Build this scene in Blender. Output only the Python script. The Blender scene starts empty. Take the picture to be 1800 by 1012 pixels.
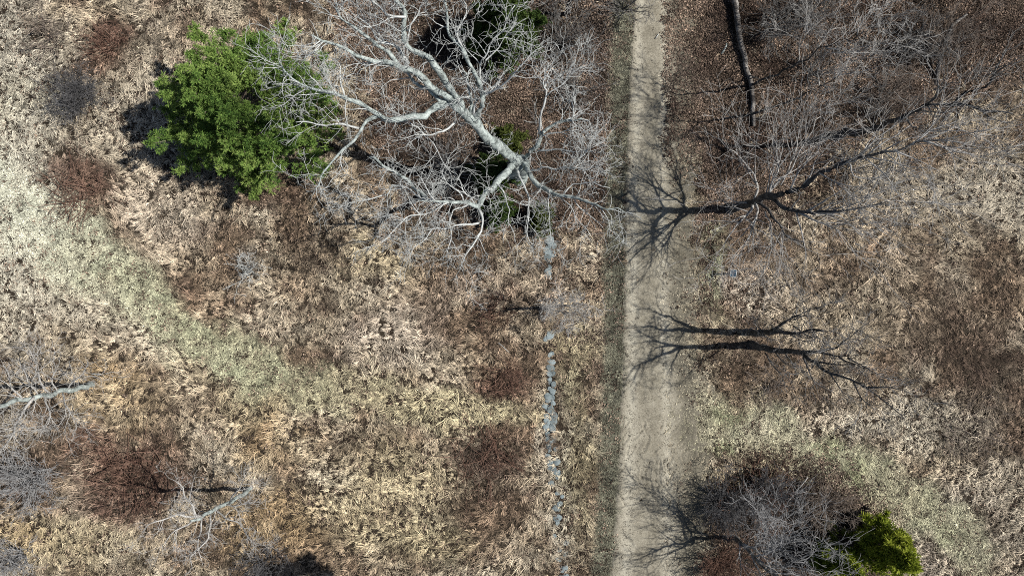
import bpy, math
import numpy as np
from mathutils import Vector

# ------------------------------------------------------------------ camera, world, sun, exposure
S = 0.0375            # metres of ground for one pixel of an 1800 x 1012 frame
H = 45.0              # camera height above the ground
scene = bpy.context.scene
cam_d = bpy.data.cameras.new('camera'); cam = bpy.data.objects.new('camera', cam_d)
scene.collection.objects.link(cam); scene.camera = cam
cam.location = (0, 0, H); cam.rotation_euler = (0, 0, 0)
cam_d.sensor_width = 36; cam_d.lens = 24.0; cam_d.clip_start = 0.5; cam_d.clip_end = 2000

EL = math.radians(49); SLOPE = math.radians(2.3)
w = bpy.data.worlds.new('World'); scene.world = w; w.use_nodes = True
nt = w.node_tree; nt.nodes.clear()
sky = nt.nodes.new('ShaderNodeTexSky'); sky.sky_type = 'NISHITA'; sky.sun_disc = False
sky.sun_elevation = EL; sky.sun_rotation = math.radians(88)
bg = nt.nodes.new('ShaderNodeBackground'); bg.inputs['Strength'].default_value = 0.05
wo = nt.nodes.new('ShaderNodeOutputWorld')
nt.links.new(sky.outputs[0], bg.inputs[0]); nt.links.new(bg.outputs[0], wo.inputs[0])
sd = bpy.data.lights.new('sun', 'SUN'); sd.energy = 5.0; sd.angle = math.radians(0.53); sd.color = (1, .955, .88)
so = bpy.data.objects.new('sun', sd); scene.collection.objects.link(so)
ld = Vector((-math.cos(EL)*math.cos(SLOPE), -math.cos(EL)*math.sin(SLOPE), -math.sin(EL)))
so.rotation_euler = ld.to_track_quat('-Z', 'Y').to_euler(); so.location = (40, 0, 60)
scene.view_settings.view_transform = 'Standard'; scene.view_settings.look = 'None'
scene.view_settings.exposure = 0.2; scene.view_settings.gamma = 1.0
scene.view_settings.use_curve_mapping = False
scene.cycles.use_denoising = False; scene.cycles.filter_width = 1.0
scene.cycles.max_bounces = 5; scene.cycles.diffuse_bounces = 1

C = scene.collection
RNG = np.random.default_rng(7)

# ------------------------------------------------------------------ helpers
def P(px, py, h=0.0):
    k = (H-h)/H*S
    return np.array(((px-900)*k, (506-py)*k, h))

def tag(o, label=None, cat=None, group=None, kind=None):
    if label: o['label'] = label
    if cat: o['category'] = cat
    if group: o['group'] = group
    if kind: o['kind'] = kind
    return o

def empty(name, loc=(0, 0, 0)):
    o = bpy.data.objects.new(name, None); o.empty_display_size = .3
    C.objects.link(o); o.location = loc; return o

def mesh_np(name, verts, faces, mat=None, smooth=True):
    """verts (N,3); faces: list of int arrays (M,k)"""
    me = bpy.data.meshes.new(name)
    verts = np.asarray(verts, dtype=np.float32)
    me.vertices.add(len(verts)); me.vertices.foreach_set('co', verts.ravel())
    loops = np.concatenate([f.ravel() for f in faces]) if faces else np.zeros(0, int)
    tot = np.concatenate([np.full(len(f), f.shape[1]) for f in faces]) if faces else np.zeros(0, int)
    start = np.concatenate([[0], np.cumsum(tot)[:-1]]) if len(tot) else np.zeros(0, int)
    if len(tot):
        me.loops.add(len(loops)); me.loops.foreach_set('vertex_index', loops.astype(np.int32))
        me.polygons.add(len(tot)); me.polygons.foreach_set('loop_start', start.astype(np.int32))
        me.polygons.foreach_set('use_smooth', np.full(len(tot), smooth))
    me.update(calc_edges=True)
    if mat: me.materials.append(mat)
    return me

def obj(name, me, parent=None):
    o = bpy.data.objects.new(name, me); C.objects.link(o)
    if parent is not None:
        o.parent = parent
        o.location = tuple(-np.array(parent.location))   # meshes are in world space, roots are unrotated
    return o

def vattr(me, name, vals, dom='POINT'):
    a = me.attributes.new(name, 'FLOAT', dom); a.data.foreach_set('value', np.asarray(vals, dtype=np.float32))

# value noise -----------------------------------------------------------------
_L = np.random.default_rng(99).random((6, 256, 256))
def vnoise(x, y, s, k=0):
    x = x/s + 500.3*(k+1) ; y = y/s + 311.7*(k+1)
    xi = np.floor(x).astype(int); yi = np.floor(y).astype(int)
    fx = x-xi; fy = y-yi; fx = fx*fx*(3-2*fx); fy = fy*fy*(3-2*fy)
    T = _L[k % 6]
    a = T[xi % 256, yi % 256]; b = T[(xi+1) % 256, yi % 256]; c = T[xi % 256, (yi+1) % 256]; d = T[(xi+1) % 256, (yi+1) % 256]
    return (a*(1-fx)+b*fx)*(1-fy)+(c*(1-fx)+d*fx)*fy
def fbm(x, y, s, k=0, o=3):
    v = 0; a = 1; t = 0
    for i in range(o):
        v = v+a*vnoise(x, y, s/2**i, k+i); t += a; a *= .55
    return v/t
def sstep(a, b, x):
    t = np.clip((x-a)/(b-a), 0, 1); return t*t*(3-2*t)

# ------------------------------------------------------------------ materials
def mat_new(name):
    m = bpy.data.materials.new(name); m.use_nodes = True
    n = m.node_tree; b = n.nodes['Principled BSDF']
    b.inputs['Roughness'].default_value = .85
    b.inputs['Specular IOR Level'].default_value = .2
    return m, n, b
def N(n, t, **kw):
    x = n.nodes.new(t)
    for k, v in kw.items(): setattr(x, k, v)
    return x
def ramp(n, stops):
    r = N(n, 'ShaderNodeValToRGB'); e = r.color_ramp.elements
    while len(e) < len(stops): e.new(.5)
    for i, (p, c) in enumerate(stops):
        e[i].position = p; e[i].color = (*c, 1)
    return r
def noise(n, scale, detail=4, rough=.6, coord=None):
    t = N(n, 'ShaderNodeTexNoise'); t.inputs['Scale'].default_value = scale
    t.inputs['Detail'].default_value = detail; t.inputs['Roughness'].default_value = rough
    if coord is not None: n.links.new(coord, t.inputs['Vector'])
    return t

def mat_bark(name, dark, mid, pale, scale=5, bump=.5):
    m, n, b = mat_new(name)
    geo = N(n, 'ShaderNodeNewGeometry')
    t = noise(n, scale*.45, 6, .7, geo.outputs['Position'])
    t2 = noise(n, scale*4.5, 5, .7, geo.outputs['Position'])
    mx = N(n, 'ShaderNodeMix', data_type='FLOAT'); mx.inputs[0].default_value = .45
    n.links.new(t.outputs['Fac'], mx.inputs[2]); n.links.new(t2.outputs['Fac'], mx.inputs[3])
    r = ramp(n, [(.40, dark), (.50, mid), (.63, pale)])
    n.links.new(mx.outputs[0], r.inputs[0]); n.links.new(r.outputs[0], b.inputs['Base Color'])
    bp = N(n, 'ShaderNodeBump'); bp.inputs['Strength'].default_value = bump; bp.inputs['Distance'].default_value = .03
    n.links.new(t2.outputs['Fac'], bp.inputs['Height']); n.links.new(bp.outputs[0], b.inputs['Normal'])
    return m
M = {}
M['lichen'] = mat_bark('lichen_bark', (.05, .056, .055), (.34, .39, .38), (.64, .71, .685), 7, .9)
M['lichen_twig'] = mat_bark('lichen_twig', (.32, .33, .325), (.50, .52, .515), (.66, .69, .68), 3, .1)
M['grey_bark'] = mat_bark('grey_bark', (.07, .065, .06), (.19, .185, .175), (.36, .36, .345), 5, .7)
M['grey_twig'] = mat_bark('grey_twig', (.24, .23, .22), (.42, .41, .395), (.58, .57, .55), 3, .1)
M['pale_twig'] = mat_bark('pale_twig', (.16, .16, .163), (.31, .31, .315), (.48, .485, .49), 3, .1)
M['dark_bark'] = mat_bark('dark_bark', (.02, .02, .021), (.065, .064, .066), (.2, .2, .2), 5, .7)
M['thicket'] = mat_bark('thicket_twig', (.08, .077, .074), (.17, .165, .16), (.33, .325, .315), 3, .1)
M['dark_twig'] = mat_bark('dark_twig', (.06, .058, .057), (.16, .157, .155), (.42, .415, .41), 3, .1)
M['red_stem'] = mat_bark('red_stem', (.05, .03, .023), (.15, .086, .064), (.38, .25, .19), 2, .1)
M['brown_stem'] = mat_bark('brown_stem', (.10, .08, .065), (.2, .165, .14), (.34, .29, .25), 2, .1)
M['charcoal_stem'] = mat_bark('charcoal_stem', (.05, .05, .055), (.11, .108, .112), (.2, .2, .205), 2, .1)
M['log_bark'] = mat_bark('log_bark', (.03, .027, .025), (.11, .10, .093), (.46, .44, .41), 3.5, .9)

def mat_leafy(name, c0, c1, c2):
    """needles: colour from a random value for each clump, some light through"""
    m, n, b = mat_new(name)
    a = N(n, 'ShaderNodeAttribute', attribute_name='v')
    r = ramp(n, [(0, c0), (.5, c1), (1, c2)])
    n.links.new(a.outputs['Fac'], r.inputs[0]); n.links.new(r.outputs[0], b.inputs['Base Color'])
    tr = N(n, 'ShaderNodeBsdfTranslucent'); n.links.new(r.outputs[0], tr.inputs[0])
    mx = N(n, 'ShaderNodeMixShader'); mx.inputs[0].default_value = .3
    n.links.new(b.outputs[0], mx.inputs[1]); n.links.new(tr.outputs[0], mx.inputs[2])
    n.links.new(mx.outputs[0], n.nodes['Material Output'].inputs[0])
    return m
M['pine'] = mat_leafy('pine_needles', (.055, .125, .028), (.19, .31, .07), (.37, .48, .14))
M['pine_yellow'] = mat_leafy('pine_needles_yellow', (.10, .14, .018), (.27, .33, .035), (.44, .47, .08))
M['juniper'] = mat_leafy('juniper_needles', (.025, .055, .014), (.055, .095, .022), (.10, .14, .035))
M['juniper_olive'] = mat_leafy('juniper_olive', (.045, .06, .015), (.085, .11, .025), (.13, .155, .04))

def mat_scatter(name, lo=.5, hi=1.4, trans=.2):
    """colour carried by each clump, varied for each blade"""
    m, n, b = mat_new(name)
    a = N(n, 'ShaderNodeAttribute', attribute_name='col', attribute_type='INSTANCER')
    v = N(n, 'ShaderNodeAttribute', attribute_name='v')
    mr = N(n, 'ShaderNodeMapRange'); mr.inputs[3].default_value = lo; mr.inputs[4].default_value = hi
    n.links.new(v.outputs['Fac'], mr.inputs[0])
    vm = N(n, 'ShaderNodeVectorMath', operation='SCALE')
    n.links.new(a.outputs['Color'], vm.inputs[0]); n.links.new(mr.outputs[0], vm.inputs['Scale'])
    n.links.new(vm.outputs[0], b.inputs['Base Color'])
    tr = N(n, 'ShaderNodeBsdfTranslucent'); n.links.new(vm.outputs[0], tr.inputs[0])
    mx = N(n, 'ShaderNodeMixShader'); mx.inputs[0].default_value = trans
    n.links.new(b.outputs[0], mx.inputs[1]); n.links.new(tr.outputs[0], mx.inputs[2])
    n.links.new(mx.outputs[0], n.nodes['Material Output'].inputs[0])
    return m
M['grass'] = mat_scatter('dry_grass', .22, 1.7, .03)
M['leaf'] = mat_scatter('dead_leaves', .2, 2.1, .1)

# ------------------------------------------------------------------ tubes (wood)
class Wood:
    def __init__(self): self.g = {}
    def add(self, pts, rad, sides):
        pts = np.asarray(pts, float); rad = np.asarray(rad, float)
        if pts.ndim == 2: pts = pts[None]; rad = rad[None]
        self.g.setdefault((pts.shape[1], sides), []).append((pts, rad))
    def mesh(self, name, mat, rough=0.0, seed=1):
        rng = np.random.default_rng(seed)
        V = []; F = []; off = 0
        for (K, s), lst in self.g.items():
            p = np.concatenate([a for a, _ in lst]); r = np.concatenate([b for _, b in lst])
            n = len(p)
            t = np.gradient(p, axis=1); t /= np.linalg.norm(t, axis=2, keepdims=True)+1e-9
            ref = np.where(np.abs(t[..., 2:3]) > .9, np.array([1., 0, 0]), np.array([0., 0, 1]))
            u = np.cross(t, ref); u /= np.linalg.norm(u, axis=2, keepdims=True)+1e-9
            v = np.cross(t, u)
            an = np.arange(s)*2*math.pi/s
            rr = r[..., None]*np.ones(s)
            if rough and s > 4: rr = rr*(1+rough*rng.standard_normal(rr.shape).clip(-1.6, 1.6))
            ring = p[:, :, None, :]+rr[..., None]*(np.cos(an)[None, None, :, None]*u[:, :, None, :]+np.sin(an)[None, None, :, None]*v[:, :, None, :])
            V.append(ring.reshape(-1, 3))
            b = off+(np.arange(n)*K*s)[:, None, None]+(np.arange(K-1)*s)[None, :, None]
            j = np.arange(s)[None, None, :]; j2 = (j+1) % s
            F.append(np.stack([b+j, b+j2, b+s+j2, b+s+j], -1).reshape(-1, 4))
            if s > 4:     # caps
                e0 = off+(np.arange(n)*K*s)[:, None]+np.arange(s)[::-1][None]
                e1 = off+(np.arange(n)*K*s)[:, None]+(K-1)*s+np.arange(s)[None]
                F.append(e0); F.append(e1)
            off += n*K*s
        return mesh_np(name, np.concatenate(V), F, mat)

def smooth_path(pts, step=.35, wob=.0, rng=RNG):
    """Catmull-Rom through pts (n,3), resampled; a little crookedness"""
    p = np.asarray(pts, float); q = np.vstack([2*p[0]-p[1], p, 2*p[-1]-p[-2]])
    out = []
    for i in range(1, len(q)-2):
        m = max(2, int(np.linalg.norm(q[i+1]-q[i])/step))
        t = np.linspace(0, 1, m, endpoint=False)[:, None]
        a, b, c, d = q[i-1], q[i], q[i+1], q[i+2]
        out.append(.5*((2*b)+(-a+c)*t+(2*a-5*b+4*c-d)*t**2+(-a+3*b-3*c+d)*t**3))
    out.append(p[-1:])
    o = np.concatenate(out)
    if wob and len(o) > 3:
        d = rng.standard_normal(o.shape)*wob; d[0] = 0; d[-1] = 0
        d[1:-1] = (d[:-2]+d[1:-1]*2+d[2:])/4
        o = o+d
    return o

def unit(a): return a/(np.linalg.norm(a, axis=-1, keepdims=True)+1e-9)

def spawn(paths, n, ang, rng, tmin=.2):
    """choose n spots on a batch of paths; returns start, direction, parent radius, parent t"""
    ps, rs = paths
    lens = np.linalg.norm(np.diff(ps, axis=1), axis=2).sum(1)
    i = rng.choice(len(ps), n, p=lens/lens.sum())
    K = ps.shape[1]
    t = tmin+(1-tmin)*rng.random(n)**.8
    f = np.minimum(t*(K-1), K-1.001); k = f.astype(int); fr = (f-k)[:, None]
    st = ps[i, k]*(1-fr)+ps[i, k+1]*fr
    tg = unit(ps[i, k+1]-ps[i, k])
    rd = rs[i, k]*(1-fr[:, 0])+rs[i, k+1]*fr[:, 0]
    rv = unit(np.cross(tg, rng.standard_normal((n, 3))))
    a = rng.normal(ang, .25, n)[:, None]
    return st, unit(tg*np.cos(a)+rv*np.sin(a)), rd, lens[i], t

def branches(st, d, ln, r0, r1, K, rng, wander=.25, up=.05):
    """grow a batch of crooked branches"""
    n = len(st); pts = np.zeros((n, K, 3)); pts[:, 0] = st
    d = d.copy(); seg = (ln/(K-1))[:, None]
    for k in range(1, K):
        d = unit(d+rng.standard_normal((n, 3))*wander+np.array([0, 0, up]))
        pts[:, k] = pts[:, k-1]+d*seg
    pts[..., 2] = np.maximum(pts[..., 2], .06)
    t = np.linspace(0, 1, K)[None]
    return pts, r0[:, None]*(1-t)+r1[:, None]*t

def twig_out(paths, dens, rng, ang=.75, l1=(.8, 2.4), lv=3, wander=.22, up=.03, rmin=.0105, tmin=.15, fan=(3.2, 3.0), shrink=.5):
    """paths: list of (pts,rad) single limbs. Returns Wood of twigs grown off them in lv levels"""
    W = Wood()
    K0 = 24
    ps = []; rs = []
    for p, r in paths:
        s = np.linspace(0, len(p)-1, K0); k = np.minimum(s.astype(int), len(p)-2); f = (s-k)[:, None]
        ps.append(p[k]*(1-f)+p[k+1]*f); rs.append(r[k]*(1-f[:, 0])+r[k+1]*f[:, 0])
    cur = (np.array(ps), np.array(rs))
    tot = np.linalg.norm(np.diff(cur[0], axis=1), axis=2).sum()
    n = int(tot*dens)
    for L in range(lv):
        st, d, rd, pl, t = spawn(cur, n, ang, rng, tmin if L == 0 else .25)
        if L == 0: ln = rng.uniform(*l1, n)
        else: ln = np.clip(pl*rng.uniform(.3, shrink+.2, n), .18, 9)
        r0 = np.minimum(rd*.6, np.maximum(rmin, ln*.017)); r1 = np.full(n, rmin*.6)
        r0 = np.maximum(r0, rmin)
        K = (7, 5, 4, 3)[L]
        p, r = branches(st, d, ln, r0, r1, K, rng, wander*(1+.15*L), up)
        W.add(p, r, (5, 4, 3, 3)[L])
        cur = (p, r)
        if L < lv-1: n = int(n*fan[min(L, len(fan)-1)])
    # end sprays: twigs at the limb tips
    return W

def limb_paths(traced, rng, wob=.05, taper=1.35):
    out = []
    for pts, r0, r1 in traced:
        p = smooth_path([P(*q) for q in pts], .3, wob, rng)
        t = np.linspace(0, 1, len(p)); r = r1+(r0-r1)*(1-t)**taper
        out.append((p, r))
    return out

def traced_tree(name, label, trunk, limbs, mb, mt, dens, seed, cat='tree', wob=.09, rough=.10, flare=1.25, taper=1.35, split=.09, **kw):
    rng = np.random.default_rng(seed)
    tr = limb_paths([trunk], rng, wob, taper)[0]
    b = tr[0][0].copy(); root = empty(name, (b[0], b[1], 0)); tag(root, label, cat)
    p, r = tr
    z = p[:, 2]; r = r*(1+(flare-1)*np.exp(-np.maximum(z, 0)/.5))
    p = np.vstack([p[0]-[0, 0, .4], p]); r = np.r_[r[0]*1.1, r]
    W = Wood(); W.add(p, r, 10); obj('trunk', W.mesh('trunk', mb, rough, seed), root)
    lp = limb_paths(limbs, rng, wob, taper)
    for q, rr in lp:
        W = Wood(); W.add(q, rr, 8 if rr[0] > .07 else 6); obj('limb', W.mesh('limb', mb if rr[0] > split else mt, rough, seed), root)
    k = int(len(p)*.45)
    tw = twig_out(lp+[(tr[0][k:], tr[1][k:])], dens, rng, **kw)
    o = obj('crown', tw.mesh('crown', mt), root); o['kind'] = 'stuff'
    return root

def shrub(name, label, px, py, h, spread, stems, mt, seed, dens=2.2, cat='shrub', group=None, lean=(0, 0), lv=3, r=.03, l1=(.5, 1.3), K=8, rmin=.007, fan=(2.6, 2.4), feet=0.0):
    """many stems from one foot; px, py where the foot stands on the ground"""
    rng = np.random.default_rng(seed); b = P(px, py)
    root = empty(name, (b[0], b[1], 0)); tag(root, label, cat, group)
    an = rng.uniform(0, 2*math.pi, stems); rad = spread*np.sqrt(rng.random(stems))
    ft = rng.random(stems)**.5*feet*spread; fa = rng.uniform(0, 6.283, stems)
    st = np.stack([b[0]+.12*rad*np.cos(an)+ft*np.cos(fa), b[1]+.12*rad*np.sin(an)+ft*np.sin(fa), np.full(stems, -.05)], 1)
    tip = np.stack([rad*np.cos(an)+lean[0], rad*np.sin(an)+lean[1], h*rng.uniform(.6, 1.05, stems)], 1)
    ln = np.linalg.norm(tip, axis=1)
    p, rr = branches(st, unit(tip), ln, np.full(stems, r)*rng.uniform(.6, 1.2, stems), np.full(stems, rmin), K, rng, .13, .03)
    W = Wood(); W.add(p, rr, 5); o = obj('stems', W.mesh('stems', mt), root); o['kind'] = 'stuff'
    tw = twig_out(list(zip(p, rr)), dens, rng, l1=l1, lv=lv, rmin=rmin, tmin=.2, fan=fan)
    o = obj('twigs', tw.mesh('twigs', mt), root); o['kind'] = 'stuff'
    return root

# ------------------------------------------------------------------ evergreens
def needles(pos, axis, size, rng, n=12, wid=.03, spread=.75, val=None):
    m = len(pos); 
    d = unit(axis[:, None, :]*1.0+rng.standard_normal((m, n, 3))*spread)
    L = size[:, None]*rng.uniform(.6, 1.1, (m, n))
    side = unit(np.cross(d, rng.standard_normal((m, n, 3))))*wid
    a = pos[:, None, :]+d*L[..., None]*.08; mid = pos[:, None, :]+d*L[..., None]*.6; tip = pos[:, None, :]+d*L[..., None]-np.array([0, 0, .02])
    V = np.stack([a-side*.5, a+side*.5, mid+side, tip, mid-side], 2).reshape(-1, 3)
    base = np.arange(m*n)*5
    F = [np.stack([base, base+1, base+2, base+4], 1), np.stack([base+4, base+2, base+3], 1)]
    if val is None: val = rng.random(m)
    v = np.clip(np.repeat(val, n)+rng.normal(0, .13, m*n), 0, 1)
    return V, F, np.repeat(v, 5)

def evergreen(name, label, px, py, h, R, mat, seed, whorl=.6, nb=6, low=.05, ang=None, tuft=.36, cat='pine tree', pw=.75, dens=1.0, lean=(0, 0), droop=.0, nn=12, wid=.03, bare=.3):
    rng = np.random.default_rng(seed); b = P(px, py)
    root = empty(name, (b[0], b[1], 0)); tag(root, label, cat)
    zs = np.arange(low*h, h*.985, whorl); zs = np.minimum(zs+rng.normal(0, .08, len(zs)), h*.98)
    tp = np.array([[b[0], b[1], -.3], [b[0], b[1], 0], [b[0]+lean[0]*.5, b[1]+lean[1]*.5, h*.5], [b[0]+lean[0], b[1]+lean[1], h]])
    p = smooth_path(tp, .4, .03, rng); t = np.linspace(0, 1, len(p))
    W = Wood(); W.add(p, .018*h*(1-t)+.015, 8); obj('trunk', W.mesh('trunk', M['grey_bark'], .06), root)
    st = []; dr = []; ln = []
    for i, z in enumerate(zs):
        t = z/h; prof = (1-t)**pw*(.78+.22*min(1, t/.2))
        k = nb if t < .85 else max(3, nb-2)
        a0 = rng.random()*6.28
        for j in range(k):
            a = a0+j*6.283/k+rng.normal(0, .22)
            m = ang(a) if ang else 1
            L = R*prof*m*rng.choice([rng.uniform(.85, 1.15), rng.uniform(.55, .9)], p=[.62, .38])
            if L < .25: L = .25
            el = .12+.75*t**1.5-droop
            st.append((b[0]+lean[0]*t, b[1]+lean[1]*t, z)); dr.append((math.cos(a)*math.cos(el), math.sin(a)*math.cos(el), math.sin(el))); ln.append(L)
    st = np.array(st); dr = np.array(dr); ln = np.array(ln)
    pb, rb = branches(st, dr, ln, .012*ln+.012, np.full(len(ln), .008), 9, rng, .07, .045)
    WB = Wood(); WB.add(pb, rb, 5)
    # side branchlets
    n = int(ln.sum()*3.0*dens)
    s2, d2, rd, pl, tt = spawn((pb, rb), n, .95, rng, .28)
    d2[:, 2] *= .45; d2 = unit(d2+np.array([0, 0, .12]))
    l2 = np.clip(pl*(1.12-tt)*rng.uniform(.28, .6, n), .22, 2.0)
    p2, r2 = branches(s2, d2, l2, np.full(n, .012), np.full(n, .006), 5, rng, .12, .05)
    WB.add(p2, r2, 3)
    o = obj('branches', WB.mesh('branches', M['brown_stem']), root); o['kind'] = 'stuff'
    pos = []; ax = []
    for q, ks in ((pb, range(int(9*bare)+1, 9)), (p2, range(1, 5))):
        for k in ks:
            pos.append(q[:, k]); ax.append(unit(q[:, k]-q[:, k-1]))
    # third order tips
    s3, d3, _, pl3, t3 = spawn((p2, r2), int(n*1.2), .8, rng, .25)
    d3[:, 2] *= .6; d3 = unit(d3+np.array([0, 0, .15]))
    l3 = rng.uniform(.15, .4, len(s3))[:, None]
    pos.append(s3+d3*l3); ax.append(d3)
    pos = np.concatenate(pos); ax = np.concatenate(ax)
    ax = unit(ax+np.array([0, 0, .35]))
    val = np.clip(fbm(pos[:, 0]+pos[:, 2]*.7, pos[:, 1]-pos[:, 2]*.4, 1.3, seed % 5)*1.1-.05+rng.normal(0, .12, len(pos)), 0, 1)
    V, F, v = needles(pos, ax, rng.uniform(.7, 1.15, len(pos))*tuft, rng, nn, wid, 1.25, val)
    me = mesh_np('foliage', V, F, mat, False); vattr(me, 'v', v)
    o = obj('foliage', me, root); o['kind'] = 'stuff'
    return root

# ------------------------------------------------------------------ ground, its relief and its cover map
def track_edges(py):
    l = np.interp(py, [-300, 0, 60, 200, 400, 600, 750, 900, 1012, 1400], [1120, 1118, 1113, 1108, 1101, 1098, 1094, 1086, 1080, 1070])
    r = np.interp(py, [-300, 0, 100, 200, 400, 600, 800, 900, 1012, 1400], [1172, 1174, 1178, 1176, 1174, 1178, 1188, 1190, 1190, 1195])
    return l, r
def gz(X, Y):
    px = X/S+900; py = 506-Y/S
    l, r = track_edges(py)
    d = np.maximum(np.maximum(l-40-px, px-r-30), 0)
    return sstep(0, 120, d)*(.22*(fbm(X, Y, 7, 2, 2)-.35))

gx = np.linspace(-60, 60, 241); gy = np.linspace(-42, 42, 169)
gx = np.r_[-900, -400, -200, -100, gx, 100, 200, 400, 900]; gy = np.r_[-900, -400, -200, -90, gy, 90, 200, 400, 900]
XX, YY = np.meshgrid(gx, gy, indexing='ij'); ZZ = gz(XX, YY)-.03
ny = len(gy); ii, jj = np.meshgrid(np.arange(len(gx)-1), np.arange(ny-1), indexing='ij'); q = (ii*ny+jj).ravel()
m, n, b = mat_new('soil_thatch')
geo = N(n, 'ShaderNodeNewGeometry')
t1 = noise(n, 14, 6, .75, geo.outputs['Position']); t2 = noise(n, .35, 4, .6, geo.outputs['Position'])
r1 = ramp(n, [(.3, (.012, .009, .007)), (.5, (.035, .027, .02)), (.7, (.10, .08, .058))])
n.links.new(t1.outputs['Fac'], r1.inputs[0])
r2 = ramp(n, [(.35, (.75, .68, .62)), (.65, (1.0, 1.0, .95))]); n.links.new(t2.outputs['Fac'], r2.inputs[0])
mm = N(n, 'ShaderNodeMix', data_type='RGBA', blend_type='MULTIPLY'); mm.inputs[0].default_value = 1
n.links.new(r1.outputs[0], mm.inputs[6]); n.links.new(r2.outputs[0], mm.inputs[7]); n.links.new(mm.outputs[2], b.inputs['Base Color'])
bp = N(n, 'ShaderNodeBump'); bp.inputs['Distance'].default_value = .1; n.links.new(t1.outputs['Fac'], bp.inputs['Height']); n.links.new(bp.outputs[0], b.inputs['Normal'])
M['soil'] = m
g = obj('ground', mesh_np('ground', np.stack([XX.ravel(), YY.ravel(), ZZ.ravel()], 1), [np.stack([q, q+ny, q+ny+1, q+1], 1)], M['soil'])); g['kind'] = 'structure'

# dirt track: a fine relief mesh with two wheel ruts
pyv = np.arange(-260, 1290, 1.6); un = 110
u = np.linspace(-.12, 2.0, un)
el_, er_ = track_edges(pyv)
PX = el_[:, None]+(er_-el_)[:, None]*u[None]; PY = np.repeat(pyv[:, None], un, 1)
TX = (PX-900)*S; TY = (506-PY)*S
U = np.repeat(u[None], len(pyv), 0)
rut = np.exp(-((U-.17)/.13)**2)+.9*np.exp(-((U-.86)/.11)**2)
rough = fbm(TX, TY, .5, 1, 4)-.5
TZ = .028-.022*rut+.022*rough*(1-.5*np.minimum(rut, 1))+.012*(vnoise(TX, TY, .09, 3)-.5)*(1-.6*np.minimum(rut, 1))
# churned tyre marks where vehicles swing off the track
rs = np.random.default_rng(5)
for k in range(90):
    cx = rs.uniform(1092, 1250); cy = rs.uniform(742, 890); a = math.radians(rs.uniform(-70, -35)) if k % 3 else math.radians(rs.uniform(60, 100))
    Lk = rs.uniform(6, 16); wk = rs.uniform(.8, 1.7)
    dx = (PX-cx)*math.cos(a)+(PY-cy)*math.sin(a); dy = -(PX-cx)*math.sin(a)+(PY-cy)*math.cos(a)+.012*dx*dx
    TZ -= .05*np.exp(-(dx/Lk)**4-(dy/wk)**2); TZ += .03*np.exp(-(dx/Lk)**4-((dy-2.2*wk)/(1.3*wk))**2)
edge = sstep(-.12, .02, U+.1*(fbm(TX, TY, .8, 2)-.5))*sstep(1.95, 1.35, U+.9*(fbm(TX, TY, 1.3, 4)-.5)+.35*(vnoise(TX, TY, .25, 5)-.5))
TZ = TZ*edge-.09*(1-edge)+.004
tr_v = np.stack([TX.ravel(), TY.ravel(), TZ.ravel()], 1)
ii, jj = np.meshgrid(np.arange(len(pyv)-1), np.arange(un-1), indexing='ij'); q = (ii*un+jj).ravel()
m, n, b = mat_new('sandy_track')
a = N(n, 'ShaderNodeAttribute', attribute_name='u'); geo = N(n, 'ShaderNodeNewGeometry')
t1 = noise(n, 11, 9, .85, geo.outputs['Position']); t2 = noise(n, 1.1, 4, .6, geo.outputs['Position'])
mx = N(n, 'ShaderNodeMath', operation='MULTIPLY_ADD'); mx.inputs[1].default_value = .9; mx.inputs[2].default_value = -.45
n.links.new(t2.outputs['Fac'], mx.inputs[0])
ad = N(n, 'ShaderNodeMath', operation='ADD'); n.links.new(a.outputs['Fac'], ad.inputs[0]); n.links.new(mx.outputs[0], ad.inputs[1])
mx2 = N(n, 'ShaderNodeMath', operation='MULTIPLY_ADD'); mx2.inputs[1].default_value = 2.3; mx2.inputs[2].default_value = -1.18
n.links.new(t1.outputs['Fac'], mx2.inputs[0])
ad2 = N(n, 'ShaderNodeMath', operation='ADD'); n.links.new(ad.outputs[0], ad2.inputs[0]); n.links.new(mx2.outputs[0], ad2.inputs[1])
r1 = ramp(n, [(.0, (.12, .11, .085)), (.35, (.235, .215, .168)), (.7, (.36, .335, .27)), (1, (.47, .445, .365))])
n.links.new(ad2.outputs[0], r1.inputs[0]); n.links.new(r1.outputs[0], b.inputs['Base Color'])
bp = N(n, 'ShaderNodeBump'); bp.inputs['Distance'].default_value = .05; bp.inputs['Strength'].default_value = .9
n.links.new(t1.outputs['Fac'], bp.inputs['Height']); n.links.new(bp.outputs[0], b.inputs['Normal'])
M['track'] = m
me = mesh_np('dirt_track', tr_v, [np.stack([q, q+1, q+un+1, q+un], 1)], M['track'])
vattr(me, 'u', ((.42+.42*np.minimum(rut, 1))-.34*sstep(.98, 1.25, U+.25*(fbm(TX, TY, 1.5, 2)-.5))).ravel())
o = obj('dirt_track', me); o['kind'] = 'structure'

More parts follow.
